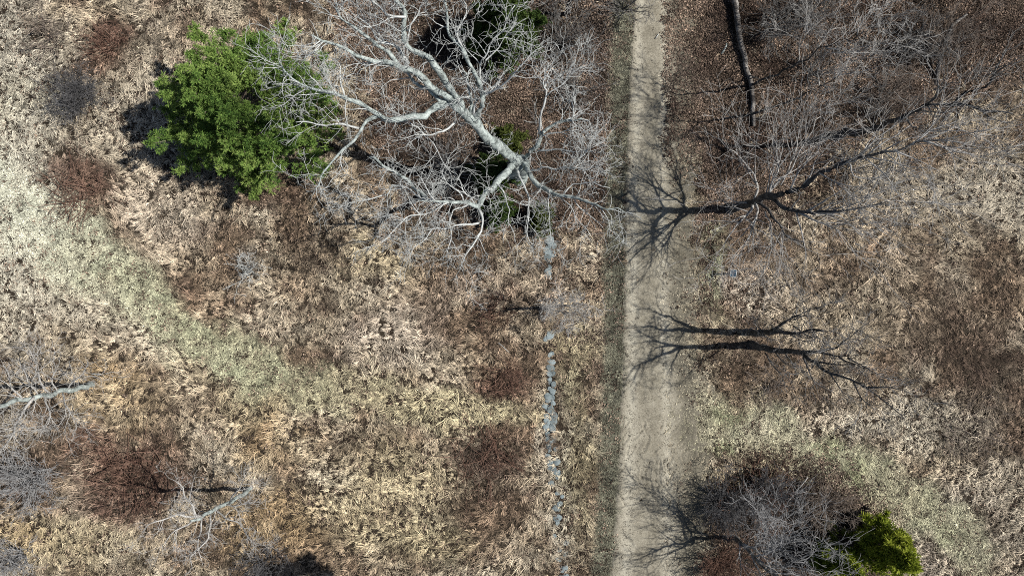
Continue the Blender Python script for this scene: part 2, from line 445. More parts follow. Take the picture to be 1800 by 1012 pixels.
# ---- cover map: what grows where and its colour, some shade painted in (pixel coordinates of the ground plane)
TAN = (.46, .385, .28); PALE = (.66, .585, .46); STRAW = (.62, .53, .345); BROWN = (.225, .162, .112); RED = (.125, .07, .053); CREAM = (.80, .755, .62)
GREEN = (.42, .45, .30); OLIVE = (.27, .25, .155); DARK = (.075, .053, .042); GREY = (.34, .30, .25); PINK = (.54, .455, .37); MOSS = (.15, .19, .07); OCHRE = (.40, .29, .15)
PATCH = [ (0, 300, 120, 330, 0, CREAM, .8), (60, 480, 150, 80, 25, CREAM, .7), (120, 230, 120, 110, 0, CREAM, .35), (20, 80, 110, 90, 0, CREAM, .45), (1590, 745, 130, 40, 0, CREAM, .6), (1300, 505, 55, 40, 0, CREAM, .4), (1740, 335, 90, 60, 0, CREAM, .45), (700, 600, 80, 60, 0, CREAM, .35), (437, 474, 26, 30, 0, (.075, .08, .08), .85), (1245, 520, 26, 60, 0, OLIVE, .7), (40, 820, 90, 80, 0, DARK, .65), (870, 545, 48, 26, 0, DARK, .85), (775, 552, 30, 20, 0, DARK, .7), (1320, 890, 130, 70, 0, DARK, .95), (540, 985, 110, 40, 0, BROWN, .5), (250, 850, 60, 60, 0, DARK, .5), (1330, 650, 70, 30, 0, DARK, .5), (560, 400, 90, 40, 0, BROWN, .4), (500, 340, 60, 25, 0, RED, .4),  # paints shade too: sapling shadow, bottom edge shadow, dark mass above grey bush
  # px, py, rx, ry, rotation, colour, strength
 (250, 230, 100, 260, 0, PALE, .5), (40, 60, 120, 90, 0, GREY, .3), (30, 170, 90, 70, 0, OLIVE, .25),
 (200, 300, 130, 90, 20, TAN, .3), (290, 370, 120, 50, 10, PINK, .45), (190, 560, 160, 60, 30, PALE, .6),
 (130, 330, 62, 58, 0, RED, .85), (185, 60, 22, 42, 10, RED, .9), (165, 110, 40, 28, -30, RED, .6), (75, 45, 42, 26, 20, DARK, .7), (300, 8, 36, 16, 0, RED, .75),
 (110, 120, 50, 14, -20, DARK, .5), (120, 400, 60, 30, 30, BROWN, .5), (240, 250, 60, 60, 0, PALE, .4), (190, 420, 50, 40, 0, BROWN, .5),
 (330, 460, 150, 70, 0, BROWN, .35), (300, 510, 60, 40, 0, RED, .35), (420, 540, 140, 60, 0, BROWN, .3), (560, 470, 130, 60, 0, TAN, .3), (660, 450, 70, 40, 0, STRAW, .5),
 (800, 470, 130, 60, 0, BROWN, .45), (840, 510, 130, 60, 0, PINK, .3), (680, 590, 110, 70, 0, PINK, .55), (840, 610, 100, 60, 0, BROWN, .3), (880, 670, 60, 28, 0, RED, .75), (780, 640, 60, 40, 0, TAN, .3),
 (800, 715, 140, 32, 0, STRAW, 1.), (620, 700, 120, 36, 0, STRAW, .6), (1, 860, 60, 60, 0, DARK, .4),
 (220, 850, 120, 80, 0, RED, .68), (150, 800, 60, 40, 0, RED, .5), (200, 690, 120, 70, 0, OCHRE, .45), (330, 720, 120, 60, 0, TAN, .4), (470, 760, 120, 70, 20, OCHRE, .35), (420, 700, 90, 30, 20, STRAW, .4),
 (130, 950, 130, 60, 0, STRAW, .6), (20, 940, 60, 40, 0, OCHRE, .5), (480, 920, 90, 70, 0, OCHRE, .45), (680, 880, 150, 110, 0, STRAW, .75), (590, 850, 60, 40, 0, PALE, .5),
 (850, 800, 85, 42, 0, DARK, .95), (900, 760, 60, 22, 0, BROWN, .7), (870, 920, 80, 80, 0, BROWN, .7), (780, 960, 80, 50, 0, OLIVE, .4), (700, 910, 50, 18, 0, BROWN, .4), (640, 800, 80, 50, 0, BROWN, .35),
 (952, 760, 16, 60, 0, PALE, .8), (990, 860, 12, 120, 0, PALE, 1.), (945, 720, 14, 30, 0, STRAW, .8), (990, 660, 30, 60, 0, OLIVE, .3), (1000, 600, 40, 25, 0, STRAW, .7),
 (1010, 780, 30, 200, 0, OLIVE, .5),
 (1300, 500, 70, 50, 0, PINK, .8), (1390, 520, 90, 60, 0, PALE, .35), (1500, 420, 160, 90, 0, BROWN, .35), (1740, 330, 120, 80, 0, PALE, .55), (1600, 340, 110, 50, 0, PALE, .35), (1480, 560, 150, 60, 0, TAN, .5),
 (1350, 680, 70, 40, 0, BROWN, .6), (1700, 560, 160, 80, 0, BROWN, .6), (1740, 700, 110, 90, 0, DARK, .7), (1590, 740, 150, 50, 0, PALE, .75), (1480, 720, 80, 30, 0, PALE, .5), (1720, 790, 100, 24, 20, DARK, .6), (1740, 840, 90, 50, 0, PALE, .6),
 (1310, 755, 80, 28, 0, PALE, .7), (1290, 830, 90, 40, 0, STRAW, .35), (1400, 770, 120, 40, 20, PALE, .5), (1640, 870, 70, 40, 0, GREY, .5), (1700, 930, 130, 100, 0, GREY, .5), (1780, 960, 60, 60, 0, PALE, .4),
 (1450, 870, 170, 40, 22, OLIVE, .35), (1690, 600, 110, 120, 0, DARK, .45), (860, 870, 90, 60, 0, DARK, .5), (1560, 470, 120, 60, 0, BROWN, .4), (1560, 870, 90, 30, 20, STRAW, .4), (1420, 880, 120, 28, 0, RED, .5), (1620, 960, 60, 60, 0, GREY, .4),
 (1265, 715, 24, 14, 0, MOSS, .9), (1255, 765, 22, 12, 0, MOSS, .7), (1440, 772, 30, 14, 30, MOSS, .75), (1490, 832, 36, 16, 30, MOSS, .85), (1640, 935, 30, 20, 0, MOSS, .5), (1300, 430, 26, 60, 0, GREEN, .0),
 (1255, 480, 22, 70, 10, GREEN, .8), (1235, 440, 20, 50, 0, GREEN, .5), (1760, 40, 80, 50, 0, GREY, .8), (1640, 150, 60, 24, 0, OLIVE, .5), (930, 400, 60, 30, 0, BROWN, .5), (965, 520, 40, 30, 0, RED, .35), (960, 455, 40, 40, 0, RED, .35)]
PATHG = [(-80, 250), (-20, 320), (40, 385), (120, 440), (220, 510), (320, 580), (420, 640), (530, 685), (640, 705), (780, 715), (900, 720)]
PATHR = [(1215, 700), (1270, 735), (1340, 765), (1440, 800), (1540, 850), (1640, 910), (1720, 990)]
def dist_poly(px, py, pl):
    d = np.full(px.shape, 1e9); tt = np.zeros(px.shape); n = len(pl)-1
    for i in range(n):
        ax, ay = pl[i]; bx, by = pl[i+1]; vx, vy = bx-ax, by-ay
        t = np.clip(((px-ax)*vx+(py-ay)*vy)/(vx*vx+vy*vy), 0, 1)
        dd = np.hypot(px-ax-t*vx, py-ay-t*vy); k = dd < d
        d = np.where(k, dd, d); tt = np.where(k, (i+t)/n, tt)
    return d, tt
def cover(px, py):
    """colour (N,3), woodland (0..1), short (0..1), track (0..1)"""
    X = (px-900)*S; Y = (506-py)*S
    wx = px+95*(fbm(X, Y, 3.2, 0)-.5)+22*(fbm(X, Y, .9, 3)-.5); wy = py+95*(fbm(X, Y, 3.2, 1)-.5)+22*(fbm(X, Y, .9, 4)-.5)
    f1 = fbm(X, Y, 2.4, 2, 4); f2 = fbm(X, Y, 1.0, 4, 3)
    c = np.array(TAN)[None]*np.ones((len(px), 1))
    def mixc(c, col, a): return c*(1-a[:, None])+np.array(col)[None]*a[:, None]
    c = mixc(c, BROWN, sstep(.47, .66, f1)*.9); c = mixc(c, PALE, sstep(.50, .28, f1)*.55)
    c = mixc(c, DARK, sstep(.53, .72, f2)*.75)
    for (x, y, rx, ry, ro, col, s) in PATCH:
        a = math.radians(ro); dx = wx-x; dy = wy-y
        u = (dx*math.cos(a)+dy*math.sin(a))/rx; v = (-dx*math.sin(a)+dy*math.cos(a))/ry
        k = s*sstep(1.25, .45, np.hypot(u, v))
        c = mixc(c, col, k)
    d, t = dist_poly(wx, wy, PATHG); gpath = sstep(1.3, .5, d/(80-50*t))*(1-.75*sstep(.6, .85, t))*(.5+.7*f2)
    gp = np.clip(gpath, 0, 1)[:, None]*.9; tg = sstep(.1, .5, t)[:, None]
    c = c*(1-gp)+gp*((1-tg)*np.array((.67, .685, .55))+tg*np.array((.40, .415, .275)))
    d, t = dist_poly(wx, wy, PATHR); rpath = sstep(1.3, .5, d/44)*(.45+.8*f2)
    c = mixc(c, (.40, .40, .27), np.clip(rpath, 0, 1)*.8)
    # woodland floor
    lim = np.interp(px, [1170, 1190, 1260, 1330, 1450, 1560, 1680, 1800, 2000], [700, 620, 400, 400, 330, 250, 215, 140, 90])
    wood = sstep(40, -60, wy-lim)*(px > 1165)
    lim2 = np.interp(px, [540, 600, 700, 800, 950, 1090, 1120], [-200, 100, 350, 405, 425, 420, 380])
    wood = np.maximum(wood, sstep(35, -45, wy-lim2)*(px < 1130)*(px > 530))
    br = sstep(80, -20, np.hypot((px-1380)/1.2, py-950)-110); wood = np.maximum(wood, br)
    l, r = track_edges(py)
    e = 7*(fbm(X, Y, .7, 1, 2)-.5)
    track = sstep(l-4, l+4, px+e*1.3)*sstep(r+10, r-26, px+e*3)
    short = np.maximum(sstep(l-52, l-38, px+e*.6)*(px <= l), .85*sstep(r+78, r+44, px+e*3)*(px >= r-20)+.0*px)
    bare = sstep(r+70, r+36, px+e*4)*(px >= r-20)*sstep(240, 330, py)
    short = np.maximum(short, np.clip(gpath*1.4, 0, 1)); short = np.maximum(short, np.clip(rpath*1.3, 0, 1)*.95)
    vl = sstep(l-44, l-34, px+e*.5)*(px <= l+3)
    c = mixc(c, (.16, .16, .118), vl*.95)
    vr = sstep(r+78, r+40, px)*(px >= r-20)
    c = mixc(c, (.31, .29, .21), vr*.5)
    return c, wood*(1-vl)*(1-.85*bare), np.maximum(short, 0), np.maximum(track, 0), bare

def cap(c, m=.8):
    return c*np.minimum(1, m/np.maximum(c.max(1), 1e-6))[:, None]

def scatter(name, label, cat, protos, pts, rot, scl, col, idx):
    me = bpy.data.meshes.new(name); me.vertices.add(len(pts)); me.vertices.foreach_set('co', pts.astype(np.float32).ravel())
    a = me.attributes.new('rot', 'FLOAT_VECTOR', 'POINT'); a.data.foreach_set('vector', rot.astype(np.float32).ravel())
    a = me.attributes.new('scl', 'FLOAT_VECTOR', 'POINT'); a.data.foreach_set('vector', scl.astype(np.float32).ravel())
    a = me.attributes.new('idx', 'INT', 'POINT'); a.data.foreach_set('value', idx.astype(np.int32))
    a = me.attributes.new('col', 'FLOAT_COLOR', 'POINT'); a.data.foreach_set('color', np.c_[col, np.ones(len(col))].astype(np.float32).ravel())
    o = bpy.data.objects.new(name, me); C.objects.link(o); tag(o, label, cat, kind='stuff')
    coll = bpy.data.collections.new(name+'_clumps')
    for i, p in enumerate(protos):
        po = bpy.data.objects.new('%s_clump_%02d' % (name, i), p); coll.objects.link(po)
    ng = bpy.data.node_groups.new(name+'_nodes', 'GeometryNodeTree')
    ng.interface.new_socket('Geometry', in_out='INPUT', socket_type='NodeSocketGeometry')
    ng.interface.new_socket('Geometry', in_out='OUTPUT', socket_type='NodeSocketGeometry')
    gi = ng.nodes.new('NodeGroupInput'); go = ng.nodes.new('NodeGroupOutput')
    ci = ng.nodes.new('GeometryNodeCollectionInfo'); ci.inputs['Collection'].default_value = coll
    ci.inputs['Separate Children'].default_value = True; ci.inputs['Reset Children'].default_value = True
    ip = ng.nodes.new('GeometryNodeInstanceOnPoints'); ip.inputs['Pick Instance'].default_value = True
    def na(nm, ty):
        x = ng.nodes.new('GeometryNodeInputNamedAttribute'); x.data_type = ty; x.inputs['Name'].default_value = nm
        return [s for s in x.outputs if s.enabled and s.name == 'Attribute'][0]
    ng.links.new(gi.outputs[0], ip.inputs['Points']); ng.links.new(ci.outputs[0], ip.inputs['Instance'])
    ng.links.new(na('idx', 'INT'), ip.inputs['Instance Index']); ng.links.new(na('rot', 'FLOAT_VECTOR'), ip.inputs['Rotation'])
    ng.links.new(na('scl', 'FLOAT_VECTOR'), ip.inputs['Scale']); ng.links.new(ip.outputs[0], go.inputs[0])
    md = o.modifiers.new('scatter', 'NODES'); md.node_group = ng
    return o

def blade_clump(name, n, rad, ln, wid, rise, bias, rng, mat):
    """n bent blades; +x is the lay direction"""
    an = rng.normal(0, bias, n) if bias < 3 else rng.uniform(-math.pi, math.pi, n)
    st = rng.uniform(-rad, rad, (n, 2)); L = rng.uniform(*ln, n)
    el = rng.uniform(*rise, n)
    K = 4; pts = np.zeros((n, K, 3)); pts[:, 0, :2] = st; pts[:, 0, 2] = -.02
    for k in range(1, K):
        an = an+rng.normal(0, .13, n); el = el-rng.uniform(.2, .5, n)
        d = np.stack([np.cos(an)*np.cos(el), np.sin(an)*np.cos(el), np.sin(el)], 1)
        pts[:, k] = pts[:, k-1]+d*(L/(K-1))[:, None]
    pts[..., 2] = np.maximum(pts[..., 2], -.02+.01*rng.random((n, K)))
    tg = np.gradient(pts, axis=1); sd = unit(np.cross(tg, np.array([0, 0, 1.])+rng.normal(0, .35, (n, 1, 3))))
    ww = (wid*rng.uniform(.6, 1.3, n))[:, None]*np.array([.9, 1, .8, .15])[None]
    V = np.stack([pts-sd*ww[..., None]*.5, pts+sd*ww[..., None]*.5], 2).reshape(-1, 3)
    b = (np.arange(n)*K*2)[:, None]+np.arange(K-1)[None]*2
    F = np.stack([b, b+1, b+3, b+2], -1).reshape(-1, 4)
    me = mesh_np(name, V, [F], mat, False); vattr(me, 'v', np.repeat(np.clip(rng.normal(.5, .24, n), 0, 1), K*2))
    return me
def leaf_clump(name, n, rad, ln, rng, mat):
    c = np.c_[rng.uniform(-rad, rad, (n, 2)), rng.uniform(.0, .07, n)]
    a = rng.uniform(0, 6.28, n); L = rng.uniform(*ln, n); tilt = rng.normal(0, .45, n); roll = rng.normal(0, .5, n)
    x = np.stack([np.cos(a)*np.cos(tilt), np.sin(a)*np.cos(tilt), np.sin(tilt)], 1)
    y = unit(np.cross(np.array([0, 0, 1.]), x)*np.cos(roll)[:, None]+np.array([0, 0, 1.])*np.sin(roll)[:, None]); z = np.cross(x, y)
    W = (L*rng.uniform(.45, .75, n))[:, None]; L = L[:, None]; cu = (L*rng.uniform(.05, .3, n)[:, None])
    V = np.stack([c-x*L*.5, c-x*L*.1+y*W*.5+z*cu, c+x*L*.25+y*W*.4+z*cu, c+x*L*.5, c+x*L*.25-y*W*.4+z*cu, c-x*L*.1-y*W*.5+z*cu], 1).reshape(-1, 3)
    b = np.arange(n)*6
    F = [np.stack([b, b+1, b+2, b+3], 1), np.stack([b, b+3, b+4, b+5], 1)]
    me = mesh_np(name, V, F, mat, False); vattr(me, 'v', np.repeat(np.clip(rng.beta(1.1, 2.0, n), 0, 1), 6))
    return me

def stone_near(px, py):
    d1, _ = dist_poly(px, py, [(963, 398), (966, 440), (965, 492)])
    d2, _ = dist_poly(px, py, [(964, 583), (966, 597)])
    d3, _ = dist_poly(px, py, [(968, 618), (967, 700), (969, 770)])
    d4, _ = dist_poly(px, py, [(969, 770), (977, 860), (986, 1010), (990, 1100)])
    return np.minimum(np.minimum(d1, d2), d3), d4

def field(n, seed):
    r = np.random.default_rng(seed); px = r.uniform(-190, 1990, n); py = r.uniform(-230, 1240, n)
    return r, px, py
prot = np.random.default_rng(21)
tall = [blade_clump('g%d' % i, 12, .10, (.2, .52), .027, (.5, 1.3), (.4, .55, .8, 4)[i % 4], prot, M['grass']) for i in range(8)]
tall += [blade_clump('h%d' % i, 10, .08, (.5, 1.05), .022, (.5, 1.3), (.5, 4)[i % 2], prot, M['grass']) for i in range(1)]
shortp = [blade_clump('s%d' % i, 26, .2, (.07, .2), .02, (.2, 1.2), 4, prot, M['grass']) for i in range(6)]
leaves = [leaf_clump('l%d' % i, 22, .3, (.05, .12), prot, M['leaf']) for i in range(8)]

# tall matted dry grass
r, px, py = field(100000, 3)
c, wood, short, track, bare = cover(px, py); s1, s4 = stone_near(px, py)
prob = (1-wood*.97)*(1-short*.96)*(1-track)*(1-.4*bare)
prob = np.where(s1 < 7, .4*prob, prob); prob = np.where(s4 < 7, prob*.5, prob)
k = r.random(len(px)) < prob; px, py, c, bk = px[k], py[k], c[k], bare[k]
X = (px-900)*S; Y = (506-py)*S; n = len(px)
flow = 9*fbm(X, Y, 4.5, 5, 2)+r.normal(0, .38, n)
tone = (.45+1.15*vnoise(X, Y, .34, 1))*np.exp(r.normal(0, .40, n))*(.68+.62*vnoise(X, Y, .9, 2))
sz = (.5+.7*fbm(X, Y, 1.5, 3, 3))*r.uniform(.75, 1.2, n)*(1-.5*bk)
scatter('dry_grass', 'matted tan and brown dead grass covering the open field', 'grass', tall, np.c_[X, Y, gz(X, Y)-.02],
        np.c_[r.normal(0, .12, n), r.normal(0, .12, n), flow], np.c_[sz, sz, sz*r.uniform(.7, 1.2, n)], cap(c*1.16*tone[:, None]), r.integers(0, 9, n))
# short grass on the verges, the green mown path and thinly between
r, px, py = field(190000, 4)
c, wood, short, track, bare = cover(px, py); s1, s4 = stone_near(px, py)
prob = np.maximum(np.maximum(short, .12*(1-wood)), .95*bare)*(1-track*.93)*(1-.7*wood)
prob = np.where(s1 < 7, .15*prob, prob)
k = r.random(len(px)) < prob; px, py, c = px[k], py[k], c[k]
X = (px-900)*S; Y = (506-py)*S; n = len(px); sz = r.uniform(.7, 1.3, n)
tone = (.5+1.0*vnoise(X, Y, .3, 2))*np.exp(r.normal(0, .3, n))
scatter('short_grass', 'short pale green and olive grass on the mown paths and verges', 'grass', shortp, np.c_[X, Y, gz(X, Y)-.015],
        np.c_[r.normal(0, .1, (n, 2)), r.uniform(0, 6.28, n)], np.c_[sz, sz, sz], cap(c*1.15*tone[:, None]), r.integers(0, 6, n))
# fallen leaves
r, px, py = field(190000, 6)
c, wood, short, track, bare = cover(px, py); s1, s4 = stone_near(px, py)
prob = np.maximum(wood*.75, .2*(((px > 950)*(px < 1060)+(px > 1200)*(px < 1340))*(py < 640)).clip(0, 1)); prob = np.maximum(prob, .05); prob = prob*(1-.75*bare); prob = np.where(track > .5, .5, prob); onT = track > .5
prob = np.where(s1 < 8, .05, prob)
k = r.random(len(px)) < prob; px, py, wood, onT = px[k], py[k], wood[k], onT[k]
X = (px-900)*S; Y = (506-py)*S; n = len(px)
f = np.clip((fbm(X, Y, 1.9, 1, 3)-.5)*2.4+.5, 0, 1); f2 = vnoise(X, Y, .35, 4)
lc = np.array((.12, .083, .065))[None]*(1-f[:, None])+np.array((.40, .30, .23))[None]*f[:, None]
litter_shade = sstep(150, 70, np.hypot((px-1360)/1.3, py-930))  # darker litter, with shade of twigs and trees put into leaf colour
for (ax, ay, bx, by, st_) in ((800, 70, 90, 90, .8), (760, 310, 130, 55, .8), (870, 320, 80, 60, .7), (840, 180, 70, 60, .45), (985, 45, 80, 60, .7), (1620, 60, 70, 80, .7), (1300, 170, 70, 60, .5), (1480, 215, 130, 30, .5), (1390, 30, 90, 40, .5), (1740, 180, 60, 30, .5)):
    litter_shade = np.maximum(litter_shade, 1.8*st_*sstep(1.3, .4, np.hypot((px-ax)/bx, (py-ay)/by)))
litter_shade = np.clip(litter_shade, 0, 1.6); lc = lc*(1-.4*litter_shade)[:, None]*(.4+1.0*f2)[:, None]*r.uniform(.7, 1.3, n)[:, None]
gr = sstep(.55, .7, fbm(X, Y, 4, 3, 2))[:, None]; lc = lc*(1-.4*gr)+np.array((.2, .16, .135))[None]*.4*gr
scatter('leaf_litter', 'brown fallen leaves carpeting the wooded ground and verge', 'leaves', leaves, np.c_[X, Y, gz(X, Y)],
        np.c_[r.normal(0, .08, (n, 2)), r.uniform(0, 6.28, n)], np.c_[[r.uniform(.7, 1.15, n)*np.where(onT, .42, 1)]*3].T, cap(np.where(onT[:, None], np.where(r.random(n)[:, None] < .35, np.array((.5, .47, .40))[None], np.array((.16, .142, .112))[None])*r.uniform(.6, 1.2, n)[:, None], lc), .75), r.integers(0, 8, n))

# ------------------------------------------------------------------ stone wall, sunk in the grass
root = empty('stone_wall', tuple(P(968, 700))); tag(root, 'broken line of sunken blue grey stones beside the dirt track', 'stone wall')
m, n, b = mat_new('lichen_stone')
geo = N(n, 'ShaderNodeNewGeometry'); oi = N(n, 'ShaderNodeObjectInfo')
t1 = noise(n, 3.5, 6, .7, geo.outputs['Position']); t2 = noise(n, 16, 5, .7, geo.outputs['Position'])
mx = N(n, 'ShaderNodeMix', data_type='FLOAT'); mx.inputs[0].default_value = .4; n.links.new(t1.outputs['Fac'], mx.inputs[2]); n.links.new(t2.outputs['Fac'], mx.inputs[3])
r1 = ramp(n, [(.3, (.09, .112, .12)), (.5, (.18, .222, .235)), (.68, (.34, .375, .38))]); n.links.new(mx.outputs[0], r1.inputs[0])
hv = N(n, 'ShaderNodeHueSaturation'); mr = N(n, 'ShaderNodeMapRange'); mr.inputs[3].default_value = .7; mr.inputs[4].default_value = 1.25
n.links.new(oi.outputs['Random'], mr.inputs[0]); n.links.new(mr.outputs[0], hv.inputs['Value']); n.links.new(r1.outputs[0], hv.inputs['Color']); n.links.new(hv.outputs[0], b.inputs['Base Color'])
bp = N(n, 'ShaderNodeBump'); bp.inputs['Distance'].default_value = .05; n.links.new(mx.outputs[0], bp.inputs['Height']); n.links.new(bp.outputs[0], b.inputs['Normal'])
M['stone'] = m
def stone_mesh(i):
    import bmesh
    r = np.random.default_rng(300+i); bm = bmesh.new(); bmesh.ops.create_icosphere(bm, subdivisions=2, radius=1)
    ds = unit(r.standard_normal((9, 3))); cut = r.uniform(.62, .92, 9)
    for v in bm.verts:
        p = np.array(v.co)
        for d, cc in zip(ds, cut):
            e = p@d-cc
            if e > 0: p = p-d*e*.9
        p = p*(1+r.normal(0, .02)); v.co = p
    me = bpy.data.meshes.new('stone'); bm.to_mesh(me); bm.free(); me.materials.append(M['stone']); return me
sm = [stone_mesh(i) for i in range(7)]
r = np.random.default_rng(12); spots = []
def stone_run(pl, step, wid, size, jit=1.0, keep=1.0):
    pl = np.array(pl, float); seg = np.linalg.norm(np.diff(pl, axis=0), axis=1); cs = np.r_[0, np.cumsum(seg)]; t = 0
    while t < cs[-1]:
        x = np.interp(t, cs, pl[:, 0]); y = np.interp(t, cs, pl[:, 1])
        for sdx in wid:
            if r.random() < keep: spots.append((x+sdx+r.normal(0, 1.4)*jit, y+r.normal(0, 2)*jit, r.uniform(*size)))
        t += step*r.uniform(.75, 1.3)
spots += [(951, 411, .24), (962, 404, .2), (966, 423, .3), (970, 432, .28), (963, 440, .26), (970, 446, .26), (964, 452, .3), (963, 480, .3), (965, 487, .2), (966, 588, .34), (961, 594, .2), (971, 585, .2), (965, 470, .17)]
stone_run([(968, 622), (970, 650), (968, 690)], 9, (-2.5, 3), (.13, .24), keep=.9)
stone_run([(966, 690), (967, 730), (969, 775)], 8.5, (-5, 4), (.13, .25), 1.4, keep=.92)
stone_run([(970, 778), (975, 830), (977, 856)], 9, (-5, 4), (.12, .24), 1.5, keep=.88)
stone_run([(978, 866), (982, 940), (988, 1010), (992, 1060)], 10, (-4, 5), (.12, .22), 1.6, keep=.72)
spots.append((978, 908, .3)); spots.append((993, 998, .22))
for (x, y, sz) in spots:
    o = bpy.data.objects.new('stone', sm[r.integers(0, 7)]); C.objects.link(o); o.parent = root
    p = P(x, y)-np.array(root.location); o.location = (p[0], p[1], r.uniform(-.02, .05)+sz*.05)
    o.rotation_euler = (r.normal(0, .12), r.normal(0, .12), r.uniform(0, 6.28)); o.scale = (sz*r.uniform(.95, 1.25), sz*r.uniform(1.05, 1.5), sz*r.uniform(.2, .32))

